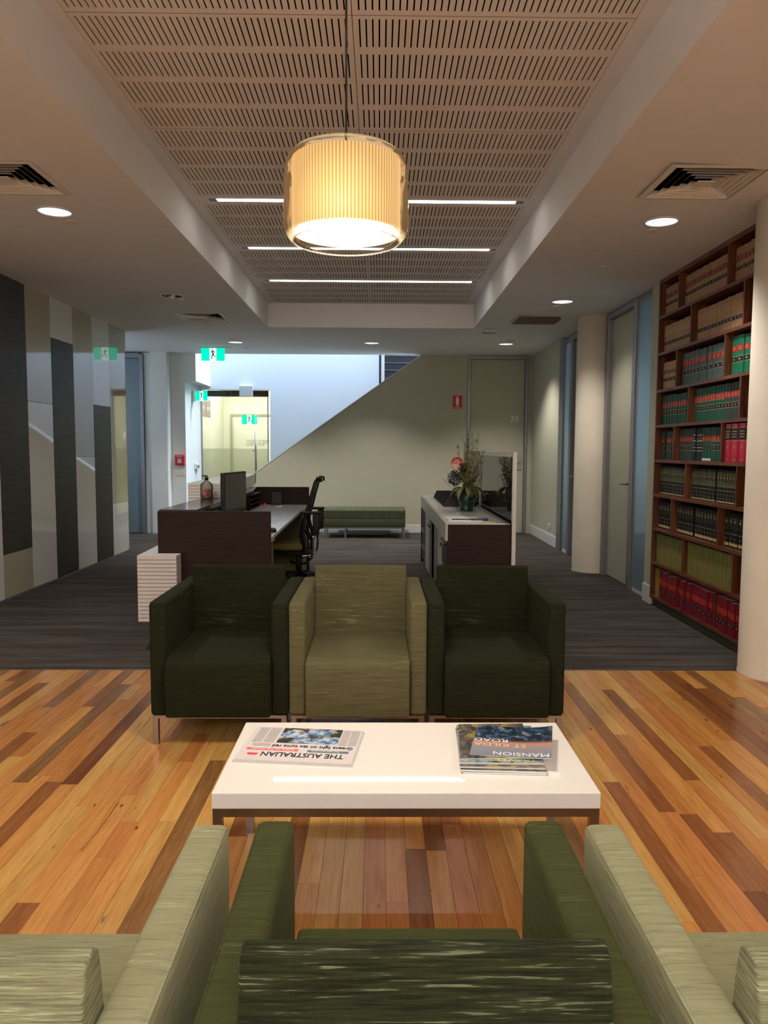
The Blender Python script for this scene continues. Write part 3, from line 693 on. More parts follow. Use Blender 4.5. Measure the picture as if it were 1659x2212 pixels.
lamp('AREA', 'pendant_beam', (LX, LY, 1.994), 14, WARM, (0, 0, 0), .28)
p2 = copy_tree(bpy.data.objects['pendant_lamp']); p2.location = (LX, -.5, 1.989); p2['label'] = 'pleated pendant lamp added behind the viewer for fill light'  # unseen pendant, added for warm fill from behind
lamp('AREA', 'pendant_fill_near', (LX, -.5, 1.994), 8, WARM, (0, 0, 0), .28)

# ================================================================== ARMCHAIRS
def rb(x0, x1, y0, y1, z0, z1, name, mt, parent, bev=.018, seg=3):
    return box(name, mt, x0, x1, y0, y1, z0, z1, parent, bevel=bev, seg=seg, smooth=True)
def armchair(name, fab):
    # origin: centre of the front edge on the floor; front faces -y
    e = empty(name); HW = .3135; D = .73
    for s in (-1, 1):
        x0, x1 = (-HW, -HW+.077) if s < 0 else (HW-.077, HW)
        mb = MB().box(x0, x1, 0, D, .135, .657)
        a = mb.build('armrest', fab, e, bevel=.017, seg=4, smooth=True)
        # piping along the outer top edge
        xp = x0+.005 if s < 0 else x1-.005
        MB().tube([(xp, .012, .64), (xp, .02, .652), (xp, D-.02, .652)], .0028, 6).build('piping', fab, a)
    # seat with rounded front
    mb = MB(); seat = [(-.040, .137), (-.052, .35), (-.046, .384), (-.02, .404), (.08, .413), (.56, .413), (.56, .137)]
    mb.prism(seat, -.2355, .2355, 'x')
    mb.build('seat', fab, e, bevel=.012, seg=3, smooth=True)
    # back cushion, slightly wedge shaped, subdivided softly
    back = [(.475, .395), (.508, .70), (.516, .738), (.536, .750), (.562, .742), (.576, .70), (.62, .40), (.62, .395)]
    mb = MB().prism(back, -.2355, .2355, 'x'); mb.build('back_cushion', fab, e, bevel=.012, seg=3, smooth=True)
    rb(-.236, .236, .625, D, .14, .645, 'back_shell', fab, e, .015)
    # steel frame
    f = MB()
    f.box(-HW+.01, HW-.01, .004, .022, .122, .136).box(-HW+.01, HW-.01, D-.03, D-.012, .122, .136)
    f.box(-HW+.01, -HW+.028, .02, D-.02, .122, .136).box(HW-.028, HW-.01, .02, D-.02, .122, .136)
    f.build('frame', M_steel, e)
    for sx in (-1, 1):
        for y in (.004, D-.034):
            xx = -HW+.008 if sx < 0 else HW-.034
            l = box('leg', M_steel, xx, xx+.026, y, y+.026, .0, .124, e, bevel=.002)
            box('foot_pad', M_black, xx+.001, xx+.025, y+.001, y+.025, .0, .003, l)
    return e
G = 'square olive and dark green armchairs'
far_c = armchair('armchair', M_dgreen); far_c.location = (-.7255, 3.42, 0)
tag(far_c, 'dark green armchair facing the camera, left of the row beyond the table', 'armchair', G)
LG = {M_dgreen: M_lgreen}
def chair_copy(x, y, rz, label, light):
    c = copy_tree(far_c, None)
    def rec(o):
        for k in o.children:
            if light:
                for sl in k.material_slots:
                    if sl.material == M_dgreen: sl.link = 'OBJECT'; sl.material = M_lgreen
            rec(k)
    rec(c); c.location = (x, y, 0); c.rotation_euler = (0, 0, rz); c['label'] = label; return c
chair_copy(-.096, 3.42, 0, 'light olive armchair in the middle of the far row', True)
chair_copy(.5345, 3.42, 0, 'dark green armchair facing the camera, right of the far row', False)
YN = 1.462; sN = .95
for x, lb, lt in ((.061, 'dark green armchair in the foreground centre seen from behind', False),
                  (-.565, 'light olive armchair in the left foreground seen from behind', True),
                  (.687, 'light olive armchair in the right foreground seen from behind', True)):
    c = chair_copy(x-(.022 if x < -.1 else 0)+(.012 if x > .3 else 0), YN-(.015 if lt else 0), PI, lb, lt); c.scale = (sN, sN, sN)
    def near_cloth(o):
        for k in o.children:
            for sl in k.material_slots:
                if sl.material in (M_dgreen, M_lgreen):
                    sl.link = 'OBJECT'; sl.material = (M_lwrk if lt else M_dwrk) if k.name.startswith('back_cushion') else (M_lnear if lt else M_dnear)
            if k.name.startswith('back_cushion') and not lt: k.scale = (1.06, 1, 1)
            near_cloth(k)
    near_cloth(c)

# ================================================================== COFFEE TABLE
TX, TY, TZ = .079, 2.36, .390
t = empty('coffee_table', (TX, TY, 0)); tag(t, 'white gloss rectangular coffee table on a steel frame', 'table')
hx, hy = .5465, .279
box('tabletop', M_tab, -hx, hx, -hy, hy, .343, .390, t, bevel=.003, seg=2)
f = MB(); zb = .318
f.box(-hx+.002, hx-.002, -hy+.004, -hy+.03, zb, .3425).box(-hx+.002, hx-.002, hy-.03, hy-.004, zb, .3425)
f.box(-hx+.002, -hx+.028, -hy+.03, hy-.03, zb, .3425).box(hx-.028, hx-.002, -hy+.03, hy-.03, zb, .3425)
f.build('frame', M_steel, t)
for sx in (-1, 1):
    for sy in (-1, 1):
        x0 = -hx+.002 if sx < 0 else hx-.028; y0 = -hy+.004 if sy < 0 else hy-.03
        box('leg', M_steel, x0, x0+.026, y0, y0+.026, 0, zb, t)
# newspaper (reads from the far side of the table)
cs = [un(558, 1569, z=TZ), un(787, 1584, z=TZ), un(762, 1658, z=TZ), un(500, 1646, z=TZ)]
org = (cs[2]); xd = (cs[3]-cs[2]); xd.z = 0; Wn = xd.length; xd.normalize(); yd = Vector((0, 0, 1)).cross(xd); Hn = (cs[1]-cs[2]).dot(-yd)
yd = -yd                                  # page right = towards the left of the photo, page up = towards the camera
up = -yd
npp = empty('newspaper', (org.x, org.y, TZ)); tag(npp, 'folded broadsheet newspaper lying upside down on the coffee table', 'newspaper')
Hn = abs(Hn)
ang = math.atan2(xd.y, xd.x); npp.rotation_euler = (0, 0, ang)
# local frame: x along the page to its right edge; page bottom is at local y = +? (computed so that the page lies away from the camera)
sgn = 1 if Matrix.Rotation(-ang, 3, 'Z') @ Vector((0, 1, 0)) and (Matrix.Rotation(-ang, 3, 'Z') @ Vector((0, 1, 0))).y > 0 else -1
def npq(name, x0, x1, d0, d1, z0, z1, mt): # d: distance from the masthead edge towards the fold
    a, b = sorted((sgn*d0, sgn*d1)); return box(name, mt, x0, x1, a, b, z0, z1, npp)
M_news = mat('newsprint', (206, 198, 196), .85, var=.02)
for k in range(5): npq('sheet', .0015*k, Wn-.002*k, .001*k, Hn-.001*(k % 3), .0004+k*.0016, .0019+k*.0016, M_news)
zt = .0085
n = N('news_photo'); v = n.coords('Object', (1, 1, 1)); f = n.noise(v, 42, 3, .6, .5); f2 = n.noise(v, 16, 2, .5)
mx = n.n('ShaderNodeMix', data_type='RGBA'); n.l(n.ramp(f2, [(.42, (0, 0, 0)), (.5, (1, 1, 1))]), mx.inputs[0])
n.l(n.ramp(f, [(.35, lin((24, 24, 26))), (.5, lin((44, 44, 40))), (.56, lin((96, 104, 60))), (.62, lin((196, 150, 128)))]), mx.inputs[6])
n.l(n.ramp(f, [(.35, lin((60, 92, 130))), (.5, lin((120, 150, 182))), (.6, lin((190, 196, 200)))]), mx.inputs[7])
n.l(mx.outputs[2], n.b.inputs['Base Color']); n.b.inputs['Roughness'].default_value = .7; M_photo = n.m
n = N('news_text'); v = n.coords('Object', (1, 1, 1)); wv = n.n('ShaderNodeTexWave'); wv.bands_direction = 'Y'; wv.inputs['Scale'].default_value = 75; wv.inputs['Distortion'].default_value = .5
n.l(v.outputs[0], wv.inputs['Vector']); nz = n.noise(n.coords('Object', (420, 90, 1)), 1, 2)
mlt = n.n('ShaderNodeMath', operation='MULTIPLY'); n.l(wv.outputs['Fac'], mlt.inputs[0]); n.l(nz, mlt.inputs[1])
n.l(n.ramp(mlt.outputs[0], [(.22, lin((196, 190, 188))), (.42, lin((128, 124, 124)))]), n.b.inputs['Base Color']); n.b.inputs['Roughness'].default_value = .85; M_ntext = n.m
M_ink = mat('black_ink', (32, 32, 34), .7); M_pink = mat('salmon_banner', (222, 88, 92), .7); M_teal = mat('teal_banner', (92, 118, 116), .7)
tsz = .036*Wn/.31
def nptext(s, size, x, d, mt, sx=1, bold=0, wid=None):
    # page x from left edge of page; baseline distance d from masthead edge; letters' up points to the masthead edge
    t_ = text('lettering', s, size, mt, npp, (0, 0, 0), (1, 0, 0), (0, -sgn, 0) if sgn > 0 else (0, 1, 0), 1, .0003, bold)
    return t_
def place_text(s, size, x, d, mt, width, bold=0):
    t_ = text('lettering', s, size, mt, npp, (0, 0, 0), (1, 0, 0), (0, 1, 0), 1, .0003, bold)
    xs_ = [v.co.x for v in t_.data.vertices]; w0 = max(xs_)-min(xs_)
    k = width/w0
    t_.data.transform(Matrix.Diagonal((k, 1, 1, 1)))
    if sgn > 0:   # rotate so that up is -y : but keep reading direction along +x seen from above means flipping both
        t_.data.transform(Matrix.Rotation(PI, 4, 'Z')); t_.location = (x+width, d, zt+.0004)
    else: t_.location = (x, -d, zt+.0004)
    return t_
u = Wn/.31; hN = Hn/.19
place_text('THE AUSTRALIAN', .030*hN, .030*u, .046*hN, M_ink, .215*u, .0007)
sx_ = lambda a: a*u
M_aus = mat('red_map_mark', (214, 60, 66), .7)
mbm = MB(); cx0, cy0 = .268*u, .034*hN
mbm.prism([(cx0+.017*math.cos(a)*(1+.2*math.sin(3*a)), sgn*(cy0+.010*math.sin(a)*(1+.25*math.cos(2*a)))) for a in [i*PI/7 for i in range(14)]], zt, zt+.0006, 'z'); mbm.build('map_mark', M_aus, npp)
npq('red_banner', .155*u, .292*u, .056*hN, .067*hN, zt-.0001, zt+.0002, M_pink)
place_text('SHOW US THE MONEY', .0085*hN, .165*u, .065*hN, M_paper, .115*u)
npq('teal_banner', .022*u, .13*u, .054*hN, .066*hN, zt-.0001, zt+.0002, M_teal)
place_text('Your super expert guide', .007*hN, .045*u, .0635*hN, M_paper, .075*u)
place_text('Greens light on tax turns red', .021*hN, .014*u, .088*hN, M_ink, .215*u, .0005)
npq('front_photo', .060*u, .225*u, .099*hN, Hn-.002, zt-.0001, zt+.0002, M_photo)
for a, b, c in ((.010, .033, .096), (.036, .057, .096), (.232, .262, .10), (.266, .292, .10), (.236, .285, .078)): npq('text_column', a*u, b*u, c*hN, (Hn-.006 if c > .08 else .094*hN), zt-.0001, zt+.0002, M_ntext)

# magazines
def cover_mat(name, stops, scale=18, dist=1.2):
    n = N(name); f = n.noise(n.coords('Object'), scale, 3, .55, dist); n.l(n.ramp(f, stops), n.b.inputs['Base Color'])
    n.b.inputs['Roughness'].default_value = .12; n.b.inputs['Coat Weight'].default_value = .4; return n.m
def mag(label, corner_px, z, th, mt, curl=0):
    P = [un(*c, z=z+th) for c in corner_px]       # far-left, far-right, near-right, near-left in the photo
    o = P[3]; xd_ = (P[2]-P[3]); W_ = xd_.length; yd_ = P[0]-P[3]; H_ = yd_.length
    a = math.atan2(xd_.y, xd_.x); rot = Matrix.Rotation(-a, 3, 'Z'); yl = rot @ Vector((yd_.x, yd_.y, 0))
    e = empty('magazine', (o.x, o.y, z), a); tag(e, label, 'magazine', 'magazines stacked on the coffee table')
    nx, ny = 14, 10; mb = MB(); 
    def S(i, j, zz):
        u_, v_ = i/nx, j/ny; c = curl*(max(0, u_-.45)/.55)**2*(.35+.65*v_) if curl else 0
        return (u_*W_+v_*yl.x, v_*yl.y, zz+c)
    def sheet(z0, z1, mt_, nm, ins=0):
        mb = MB(); V = [S(i, j, z0) for j in range(ny+1) for i in range(nx+1)]+[S(i, j, z1) for j in range(ny+1) for i in range(nx+1)]
        K = (nx+1)*(ny+1); F_ = []
        for j in range(ny):
            for i in range(nx):
                q = j*(nx+1)+i; F_.append((q, q+1, q+nx+2, q+nx+1)); F_.append((K+q, K+q+1, K+q+nx+2, K+q+nx+1))
        for i in range(nx): F_.append((i, i+1, K+i+1, K+i)); q = ny*(nx+1)+i; F_.append((q, q+1, K+q+1, K+q))
        for j in range(ny): q = j*(nx+1); F_.append((q, q+nx+1, K+q+nx+1, K+q)); q += nx; F_.append((q, q+nx+1, K+q+nx+1, K+q))
        mb.add(V, F_, 0, False); return mb.build(nm, mt_, e)
    sheet(.0003, th-.0008, M_paper, 'pages'); sheet(th-.0007, th, mt, 'cover')
    return e, W_, yl, th, S
cA = cover_mat('landscape_cover', [(.35, lin((40, 36, 34))), (.5, lin((92, 84, 80))), (.6, lin((150, 130, 60)))])
cB = cover_mat('pale_blue_cover', [(.35, lin((90, 110, 124))), (.55, lin((150, 168, 176))), (.65, lin((60, 66, 70)))])
cC = cover_mat('dark_cover', [(.35, lin((28, 28, 30))), (.5, lin((60, 62, 56))), (.62, lin((96, 100, 70)))])
n = N('mansion_cover'); tc = n.n('ShaderNodeTexCoord'); sp = n.n('ShaderNodeSeparateXYZ'); n.l(tc.outputs['Object'], sp.inputs[0])
f = n.noise(n.coords('Object'), 34, 4, .6, .8)
grad = n.ramp(sp.outputs['Y'], [(0, lin((124, 134, 150))), (.075, lin((150, 142, 146))), (.11, lin((196, 140, 112))), (.13, lin((60, 54, 56))), (.17, lin((30, 46, 62)))])
nn = n.ramp(f, [(.4, lin((20, 24, 30))), (.5, lin((30, 50, 74))), (.6, lin((70, 110, 150))), (.66, lin((220, 150, 90)))])
gm = n.ramp(sp.outputs['Y'], [(.11, (0, 0, 0)), (.14, (.75, .75, .75))])
mx = n.n('ShaderNodeMix', data_type='RGBA'); n.l(gm, mx.inputs[0]); n.l(grad, mx.inputs[6]); n.l(nn, mx.inputs[7]); n.l(mx.outputs[2], n.b.inputs['Base Color'])
n.b.inputs['Roughness'].default_value = .12; M_man = n.m
z = TZ+.0002
q = [(988, 1574), (1186, 1576), (1182, 1672), (997, 1668)]
mag('bottom magazine of the stack, dark cover', [(986, 1578), (1184, 1578), (1180, 1671), (1000, 1667)], z, .006, cC); z += .0065
mag('second magazine from the bottom of the stack, grey pages', [(984, 1574), (1183, 1576), (1182, 1667), (995, 1662)], z, .006, cC); z += .0065
mag('third magazine from the bottom of the stack', [(985, 1570), (1180, 1572), (1179, 1659), (993, 1655)], z, .006, cA); z += .0065
eB = mag('magazine with pale blue cover and yellow title second from the top', [(986, 1566), (1170, 1570), (1176, 1648), (993, 1646)], z, .007, cB); z += .0075
eA = mag('magazine with golden landscape cover sticking out left of the top one', [(990, 1564), (1120, 1566), (1150, 1636), (994, 1638)], z, .004, cA); z += .0045
e4, W4, yl4, th4, S4 = mag('top magazine with blue and orange dusk cover, curled right edge', [(1032, 1566), (1195, 1580), (1192, 1641), (1014, 1628)], z, .003, M_man, .014)
def cover_text(e, W_, yl, z0, s, size, x, y, width, mt, S=None):
    # text reads from the far side: up = towards the camera
    t_ = text('lettering', s, size, mt, e, (0, 0, 0), (1, 0, 0), (0, 1, 0), 1, .00015)
    xs_ = [v.co.x for v in t_.data.vertices]; k = width/(max(xs_)-min(xs_)); t_.data.transform(Matrix.Diagonal((k, 1, 1, 1)))
    t_.data.transform(Matrix.Rotation(PI, 4, 'Z'))
    for v_ in t_.data.vertices:
        v_.co.x += x; v_.co.y += y; zz = z0
        if S:
            u_ = v_.co.x/W_; vv = v_.co.y/yl.y; c = .014*(max(0, u_-.45)/.55)**2*(.35+.65*vv); zz = z0+c
        v_.co.z += zz
    return t_
M_wp = mat('white_print', (236, 236, 232), .4); M_yp = mat('yellow_print', (226, 214, 60), .4); M_op = mat('salmon_print', (232, 190, 170), .4)
cover_text(e4, W4, yl4, th4+.0004, 'MANSION', .036, W4*.98, .032, W4*.68, M_wp, S4)
cover_text(e4, W4, yl4, th4+.0004, 'ST KILDA', .034, W4*.70, .098, W4*.66, M_op, S4)
cover_text(e4, W4, yl4, th4+.0004, 'ROAD', .034, W4*.47, .135, W4*.43, M_wp, S4)
cover_text(eB[0], eB[1], eB[2], eB[3]+.0003, 'TRAVEL', .022, eB[1]*.93, .024, eB[1]*.50, M_yp)

# ================================================================== RECEPTION DESK
dk = empty('reception_desk', (0, 0, 0)); tag(dk, 'dark timber reception desk with white worktop behind the far armchairs', 'desk')
box('end_panel', M_dwood, -1.51, -.744, 5.22, 5.26, .0, .922, dk, bevel=.0015)
box('end_panel', M_dwood, -1.44, -.772, 8.38, 8.42, .0, .932, dk, bevel=.0015)
MB().prism([(-1.51, 5.26), (-1.255, 5.26), (-1.255, 7.6), (-1.34, 8.38), (-1.50, 8.38)], .90, .93, 'z').build('counter_top', M_dwoodt, dk)
wt = MB().prism([(-1.255, 5.26), (-.746, 5.26), (-.785, 8.38), (-1.335, 8.38)], .715, .74, 'z').build('worktop', M_wht, dk, bevel=.002)
box('modesty_panel', M_dwood, -1.505, -1.48, 5.26, 8.38, 0, .90, dk)
box('counter_support', M_blackm, -1.36, -1.27, 5.9, 6.0, .741, .90, dk)
ph = empty('pigeonholes', (0, 0, 0)); ph.parent = dk
for k in range(4): box('shelf', M_dwood, -1.47, -1.27, 7.55, 8.2, .742+k*.045, .752+k*.045, ph)
for y in (7.55, 8.19): box('divider', M_dwood, -1.47, -1.27, y, y+.012, .742, .895, ph)
M_olp = mat('olive_laminate', (122, 120, 72), .5)
def pedestal(y0, label):
    p = empty('drawer_pedestal', (-.80, y0, 0)); tag(p, label, 'drawers', 'olive drawer pedestals under the desk')
    box('body', M_olp, -.42, -.02, 0, .42, .02, .70, p)
    for k in range(3):
        z0 = .03+k*.225; d = box('drawer', M_olp, -.018, .0, .006, .414, z0, z0+.215, p, bevel=.001)
        box('handle', M_chrome, .0, .014, .01, .41, z0+.185, z0+.20, d)
    return p
pedestal(5.34, 'olive drawer pedestal under the near end of the desk'); pedestal(7.958, 'olive drawer pedestal under the far end of the desk')
cb = box('cardboard_box', mat('cardboard', (146, 116, 96), .8, var=.05), -.12, .12, -.2, .2, 0, .13, bevel=.002); cb.location = (-1.225, 7.45, .42)
tag(cb, 'brown box on the shelf under the desk beside the office chair', 'box')
bs = box('under_desk_shelf', M_blackm, -1.47, -1.09, 7.15, 7.9, .39, .419, dk)
# ribbed white cladding (customer side)
rc = empty('ribbed_counter_front', (-1.5, 5.1, 0)); tag(rc, 'white ribbed cladding wrapping the customer side of the reception desk', 'counter')
def off(p): return [(x+1.5, y-5.1) for x, y in p]
low = off([(-1.61, 5.08), (-1.35, 5.08), (-1.35, 5.205), (-1.515, 5.205), (-1.515, 8.9), (-1.75, 8.9)])
lowi = off([(-1.60, 5.09), (-1.36, 5.09), (-1.36, 5.20), (-1.52, 5.20), (-1.52, 8.89), (-1.74, 8.89)])
M_gap = mat('rib_shadow_gap', (150, 140, 130), .6)
MB().prism(lowi, .19, .634, 'z').build('core', M_gap, rc)
ns = 17; p_ = (.634-.19)/ns
for k in range(ns): MB().prism(low, .19+k*p_+.002, .19+(k+1)*p_-.002 if k < ns-1 else .636, 'z').build('slat', M_rib, rc)
MB().prism(off([(-1.50, 5.16), (-1.40, 5.16), (-1.40, 5.2), (-1.52, 5.2), (-1.52, 8.8), (-1.62, 8.8)]), 0, .19, 'z').build('plinth', M_blackm, rc)
hl = off([(-1.62, 6.5), (-1.515, 6.5), (-1.515, 8.9), (-1.75, 8.9)])
MB().prism(off([(-1.61, 6.51), (-1.52, 6.51), (-1.52, 8.89), (-1.74, 8.89)]), .636, .93, 'z').build('core', M_gap, rc)
for k in range(11): MB().prism(hl, .638+k*.0266+.002, .638+(k+1)*.0266-.002, 'z').build('slat', M_rib, rc)
hh = off([(-1.62, 6.5), (-1.30, 6.5), (-1.345, 7.5), (-1.437, 8.87), (-1.75, 8.9)])
MB().prism(off([(-1.61, 6.51), (-1.31, 6.51), (-1.355, 7.5), (-1.447, 8.86), (-1.74, 8.89)]), .932, 1.05, 'z').build('core', M_gap, rc)
for k in range(5): MB().prism(hh, .931+k*.0252+.0015, .931+(k+1)*.0252-.0015, 'z').build('slat', M_rib, rc)
# monitor
mo = empty('monitor', (-1.165, 6.0, .7408), math.radians(0)); tag(mo, 'black computer monitor standing on the desk seen nearly edge on', 'monitor')
ax = math.atan2(.48, .075)
scr = MB().prism([(-.25, .12), (.25, .12), (.25, .425), (-.25, .425)], -.016, .016, 'y').build('panel', M_black, mo, bevel=.004)
scr.rotation_euler = (0, 0, ax)
s2 = box('screen', mat('screen_reflection_grey', (70, 70, 66), .25), -.238, .238, -.0175, -.016, .14, .413, scr)  # even grey stands in for the room reflected in the dark screen
bk = MB().prism([(-.17, .18), (.17, .18), (.17, .38), (-.17, .38)], .016, .05, 'y').build('rear_housing', M_black, mo, bevel=.012, seg=3); bk.rotation_euler = (0, 0, ax)
box('stand', M_black, -.02, .02, -.04, .04, .0, .30, mo); box('base', M_black, -.10, .10, -.13, .13, 0, .012, mo, bevel=.004)
for o_ in (scr, bk): o_.location = (.028, .0, 0)
# soap dispenser
M_bot = glassy('bottle_plastic', (.86, .82, .80), .35, 0, (.70, .66, .62))
sd = empty('soap_dispenser', (-1.434, 6.38, .931)); tag(sd, 'clear pump bottle with an orange round label on the desk counter', 'bottle')
MB().lathe([(.044, 0), (.052, .008), (.052, .105), (.048, .125), (.016, .150), (.014, .158)], seg=32).build('bottle', M_bot, sd)
MB().lathe([(.016, .156), (.016, .178), (.009, .18), (.009, .196)], seg=20).tube([(0, 0, .19), (-.028, -.004, .192), (-.038, -.005, .186)], .005, 8).build('pump', M_black, sd)
mb = MB()
for i in range(18):
    a = 2*PI*i/18
    mb.v.append((.0, 0, 0))
mb = MB(); pts = [(.034*math.cos(2*PI*i/20), .055+.034*math.sin(2*PI*i/20)) for i in range(20)]
vs_ = [(.0532*math.sin(p[0]/.0532+.35), -.0532*math.cos(p[0]/.0532+.35), p[1]) for p in pts]
mb.add(vs_, [tuple(range(20))]); mb.build('round_label', mat('orange_label', (190, 90, 66), .5), sd)
mb = MB().lathe([(.046, 0), (.0495, .008), (.0495, .03), (.046, .03)], (0, 0, .004), 28).build('liquid', mat('amber_liquid', (150, 110, 90), .2), sd)
# small card terminal + bits on worktop
ep = empty('card_terminal', (-1.10, 8.22, .7425)); tag(ep, 'small black card terminal on a stand against the far desk panel', 'terminal')
MB().prism([(0, 0), (.09, 0), (.08, .015), (.03, .02), (.02, .135), (.0, .14)][::-1], -.055, .055, 'x').build('body', M_black, ep, bevel=.004)
bpy.data.objects[ep.name].rotation_euler = (0, 0, PI)
box('silver_foot', M_chrome, -.058, .058, .06, .10, -.001, .012, ep); box('display', mat('grey_lcd', (70, 70, 72), .2), -.035, .035, .016, .024, .06, .115, ep)
cm = MB().lathe([(.036, 0), (.038, .01), (.03, .026), (.012, .032), (.001, .033)], seg=24).build('computer_mouse', M_black); cm.location = (-.79, 5.60, .741); cm.scale = (1, 1.5, 1)
tag(cm, 'black computer mouse at the near edge of the white worktop', 'mouse')
oc = MB().lathe([(.012, 0), (.012, .03), (.004, .034)], seg=14).build('stamp', mat('orange_plastic', (220, 110, 70), .5)); oc.location = (-1.21, 8.1, .741); tag(oc, 'tiny orange stamp on the far left of the worktop', 'stamp')

# ---- office chair, facing the desk (-x)
oc = empty('office_chair', (-.80, 7.58, 0)); tag(oc, 'black mesh office chair with olive seat at the reception desk', 'office chair')
for k in range(5):
    a = .35+k*2*PI/5; c, s_ = math.cos(a), math.sin(a)
    l = MB().tube([(0, 0, .12), (.16*c, .16*s_, .105), (.31*c, .31*s_, .07)], .02, 8, rs=[.028, .022, .016]).build('base_arm', M_black, oc)
    MB().lathe([(.001, -.011), (.027, -.011), (.028, 0), (.027, .011), (.001, .011)], seg=18).build('castor', M_black, l)
    cst = l.children[0]; cst.rotation_euler = (PI/2, 0, a); cst.location = (.31*c, .31*s_, .029)
MB().tube([(0, 0, .10), (0, 0, .34)], .028, 14).build('gas_lift', M_blackm, oc)
box('tilt_mechanism', M_black, -.14, .12, -.10, .10, .31, .36, oc, bevel=.01)
MB().box(-.27, .06, -.25, .25, .37, .44).build('seat', M_task, oc, bevel=.03, seg=4, smooth=True)
bpr = [(.05, .36), (.045, .45), (.03, .53), (.045, .62), (.085, .75), (.12, .88), (.165, 1.04)]
mb = MB()
for i in range(len(bpr)-1):
    (x0, z0), (x1, z1) = bpr[i], bpr[i+1]; w0 = .23-.07*abs(i-2)/5; w1 = .23-.07*abs(i-1)/5
    mb.add([(x0, -w0, z0), (x0, w0, z0), (x1, w1, z1), (x1, -w1, z1), (x0+.022, -w0, z0), (x0+.022, w0, z0), (x1+.022, w1, z1), (x1+.022, -w1, z1)],
           [(0, 1, 2, 3), (4, 5, 6, 7), (0, 3, 7, 4), (1, 2, 6, 5), (0, 1, 5, 4), (3, 2, 6, 7)], 0, True)
mb.build('backrest_mesh', M_black, oc)
for s_ in (-1, 1):
    MB().tube([(x+.02, s_*(.235-.05*abs(i-2)/5), z) for i, (x, z) in enumerate(bpr)], .016, 8).build('backrest_frame', M_black, oc)
    MB().tube([(.165+.02, s_*.17, 1.03), (.20, s_*.17, 1.07), (.235, s_*.17, 1.065), (.235, s_*.17, 1.03)], .014, 8).build('top_bracket', M_black, oc)
MB().tube([(.02, 0, .34), (.12, 0, .36), (.14, 0, .50), (.10, 0, .66), (.12, 0, .80)], .018, 8).build('back_support', M_black, oc)
for a_ in (-.15, .15): MB().tube([(.14, 0, .42), (.06, a_, .58)], .010, 8).build('back_strut', M_black, oc)
for s_ in (-1, 1):
    ar = MB().tube([(-.06, s_*.24, .27), (.02, s_*.27, .245), (.10, s_*.29, .26), (.155, s_*.30, .31), (.165, s_*.30, .40), (.16, s_*.30, .50), (.19, s_*.30, .545)], .012, 10).build('arm_tube', M_chrome, oc)
    MB().box(.165, .225, s_*.30-.035, s_*.30+.035, .53, .73).build('arm_post', M_blackm, ar, bevel=.012, seg=3, smooth=True)
    MB().box(.045, .235, s_*.29-.04, s_*.29+.04, .73, .755).build('arm_pad', M_blackm, ar, bevel=.01, seg=3, smooth=True)

# ---- bench on the back wall
bn = empty('bench', (-.23, 11.56, 0)); tag(bn, 'long green vinyl bench on steel legs against the olive wall', 'bench')
L = .62
MB().box(-L, L, .0, .60, .17, .30).build('base_cushion', M_vinyl, bn, bevel=.012, seg=3, smooth=True)
nx_ = 60; ny_ = 12; mb = MB(); V = []
rr = random.Random(3); ph_ = [rr.uniform(0, 6) for _ in range(6)]
def bz(u_, v_): return .44+(.006*math.sin(u_*38+ph_[0]+v_*2)+.004*math.sin(u_*71+ph_[1]-v_*3))*(.3+.7*v_)
def byo(u_, t_): return .012*math.sin(u_*44+ph_[2]+t_*2.0)*math.sin(PI*min(1, t_))*(.4+.6*math.sin(u_*9+ph_[3])**2)
prof = [(0, 0), (.0, .25), (.0, .5), (.0, .75), (.0, .95), (.012, 1.0), (.1, 1.0), (.3, 1.0), (.5, 1.0), (.585, 1.0), (.6, .9), (.6, 0)]
for j, (yy, t_) in enumerate(prof):
    for i in range(nx_+1):
        u_ = i/nx_; top = bz(u_*2, yy); zz = .305+(top-.305)*t_; y_ = yy+(byo(u_*2, t_) if j < 5 else 0)
        V.append((-L+2*L*u_, y_, zz))
K = nx_+1; F_ = [(j*K+i, j*K+i+1, (j+1)*K+i+1, (j+1)*K+i) for j in range(len(prof)-1) for i in range(nx_)]
F_.append(tuple(j*K for j in range(len(prof)))); F_.append(tuple(j*K+nx_ for j in range(len(prof)))); F_.append((0, nx_, (len(prof)-1)*K+nx_, (len(prof)-1)*K))
mb.add(V, F_, 0, True); mb.build('seat_cushion', M_vinyl, bn)
fb = MB().box(-L+.01, L-.01, .01, .035, .145, .17).box(-L+.01, L-.01, .565, .59, .145, .17).box(-L+.01, -L+.035, .03, .57, .145, .17).box(L-.035, L-.01, .03, .57, .145, .17); fb.build('frame', M_alu, bn)
for x in (-L+.01, -.30, L-.035):
    for y in (.01, .565): box('leg', M_alu, x, x+.025, y, y+.025, 0, .145, bn)

# ================================================================== RIGHT CABINET
ca = empty('credenza', (.50, 5.73, 0)); tag(ca, 'low white topped dark timber credenza carrying the flowers', 'cabinet')
Lc = 3.49; Wc = .485
box('end_panel', M_dwood, 0.0125, Wc, 0, .03, .0, .788, ca); box('end_panel', M_dwood, .0, Wc, Lc-.03, Lc, .0, .79, ca)
box('back_panel', M_dwood, Wc-.02, Wc, .03, Lc-.03, .0, .77, ca)
MB().prism([(.013, -.001), (Wc-.041, -.001), (Wc-.041, Lc-.03), (.013, Lc-.03)], .7885, .795, 'z').build('worktop', M_wht, ca)
box('fascia', mat('grey_white_laminate', (196, 196, 190), .4), -.004, .012, -.0015, Lc-.031, .665, .7955, ca)
box('glass_channel', M_alu, Wc-.0395, Wc-.006, .001, Lc-.001, .771, .797, ca)
box('carcass', M_blackm, .04, Wc-.02, .03, Lc-.03, .05, .66, ca); box('kick', M_blackm, .06, Wc-.03, .03, Lc-.03, 0, .05, ca)
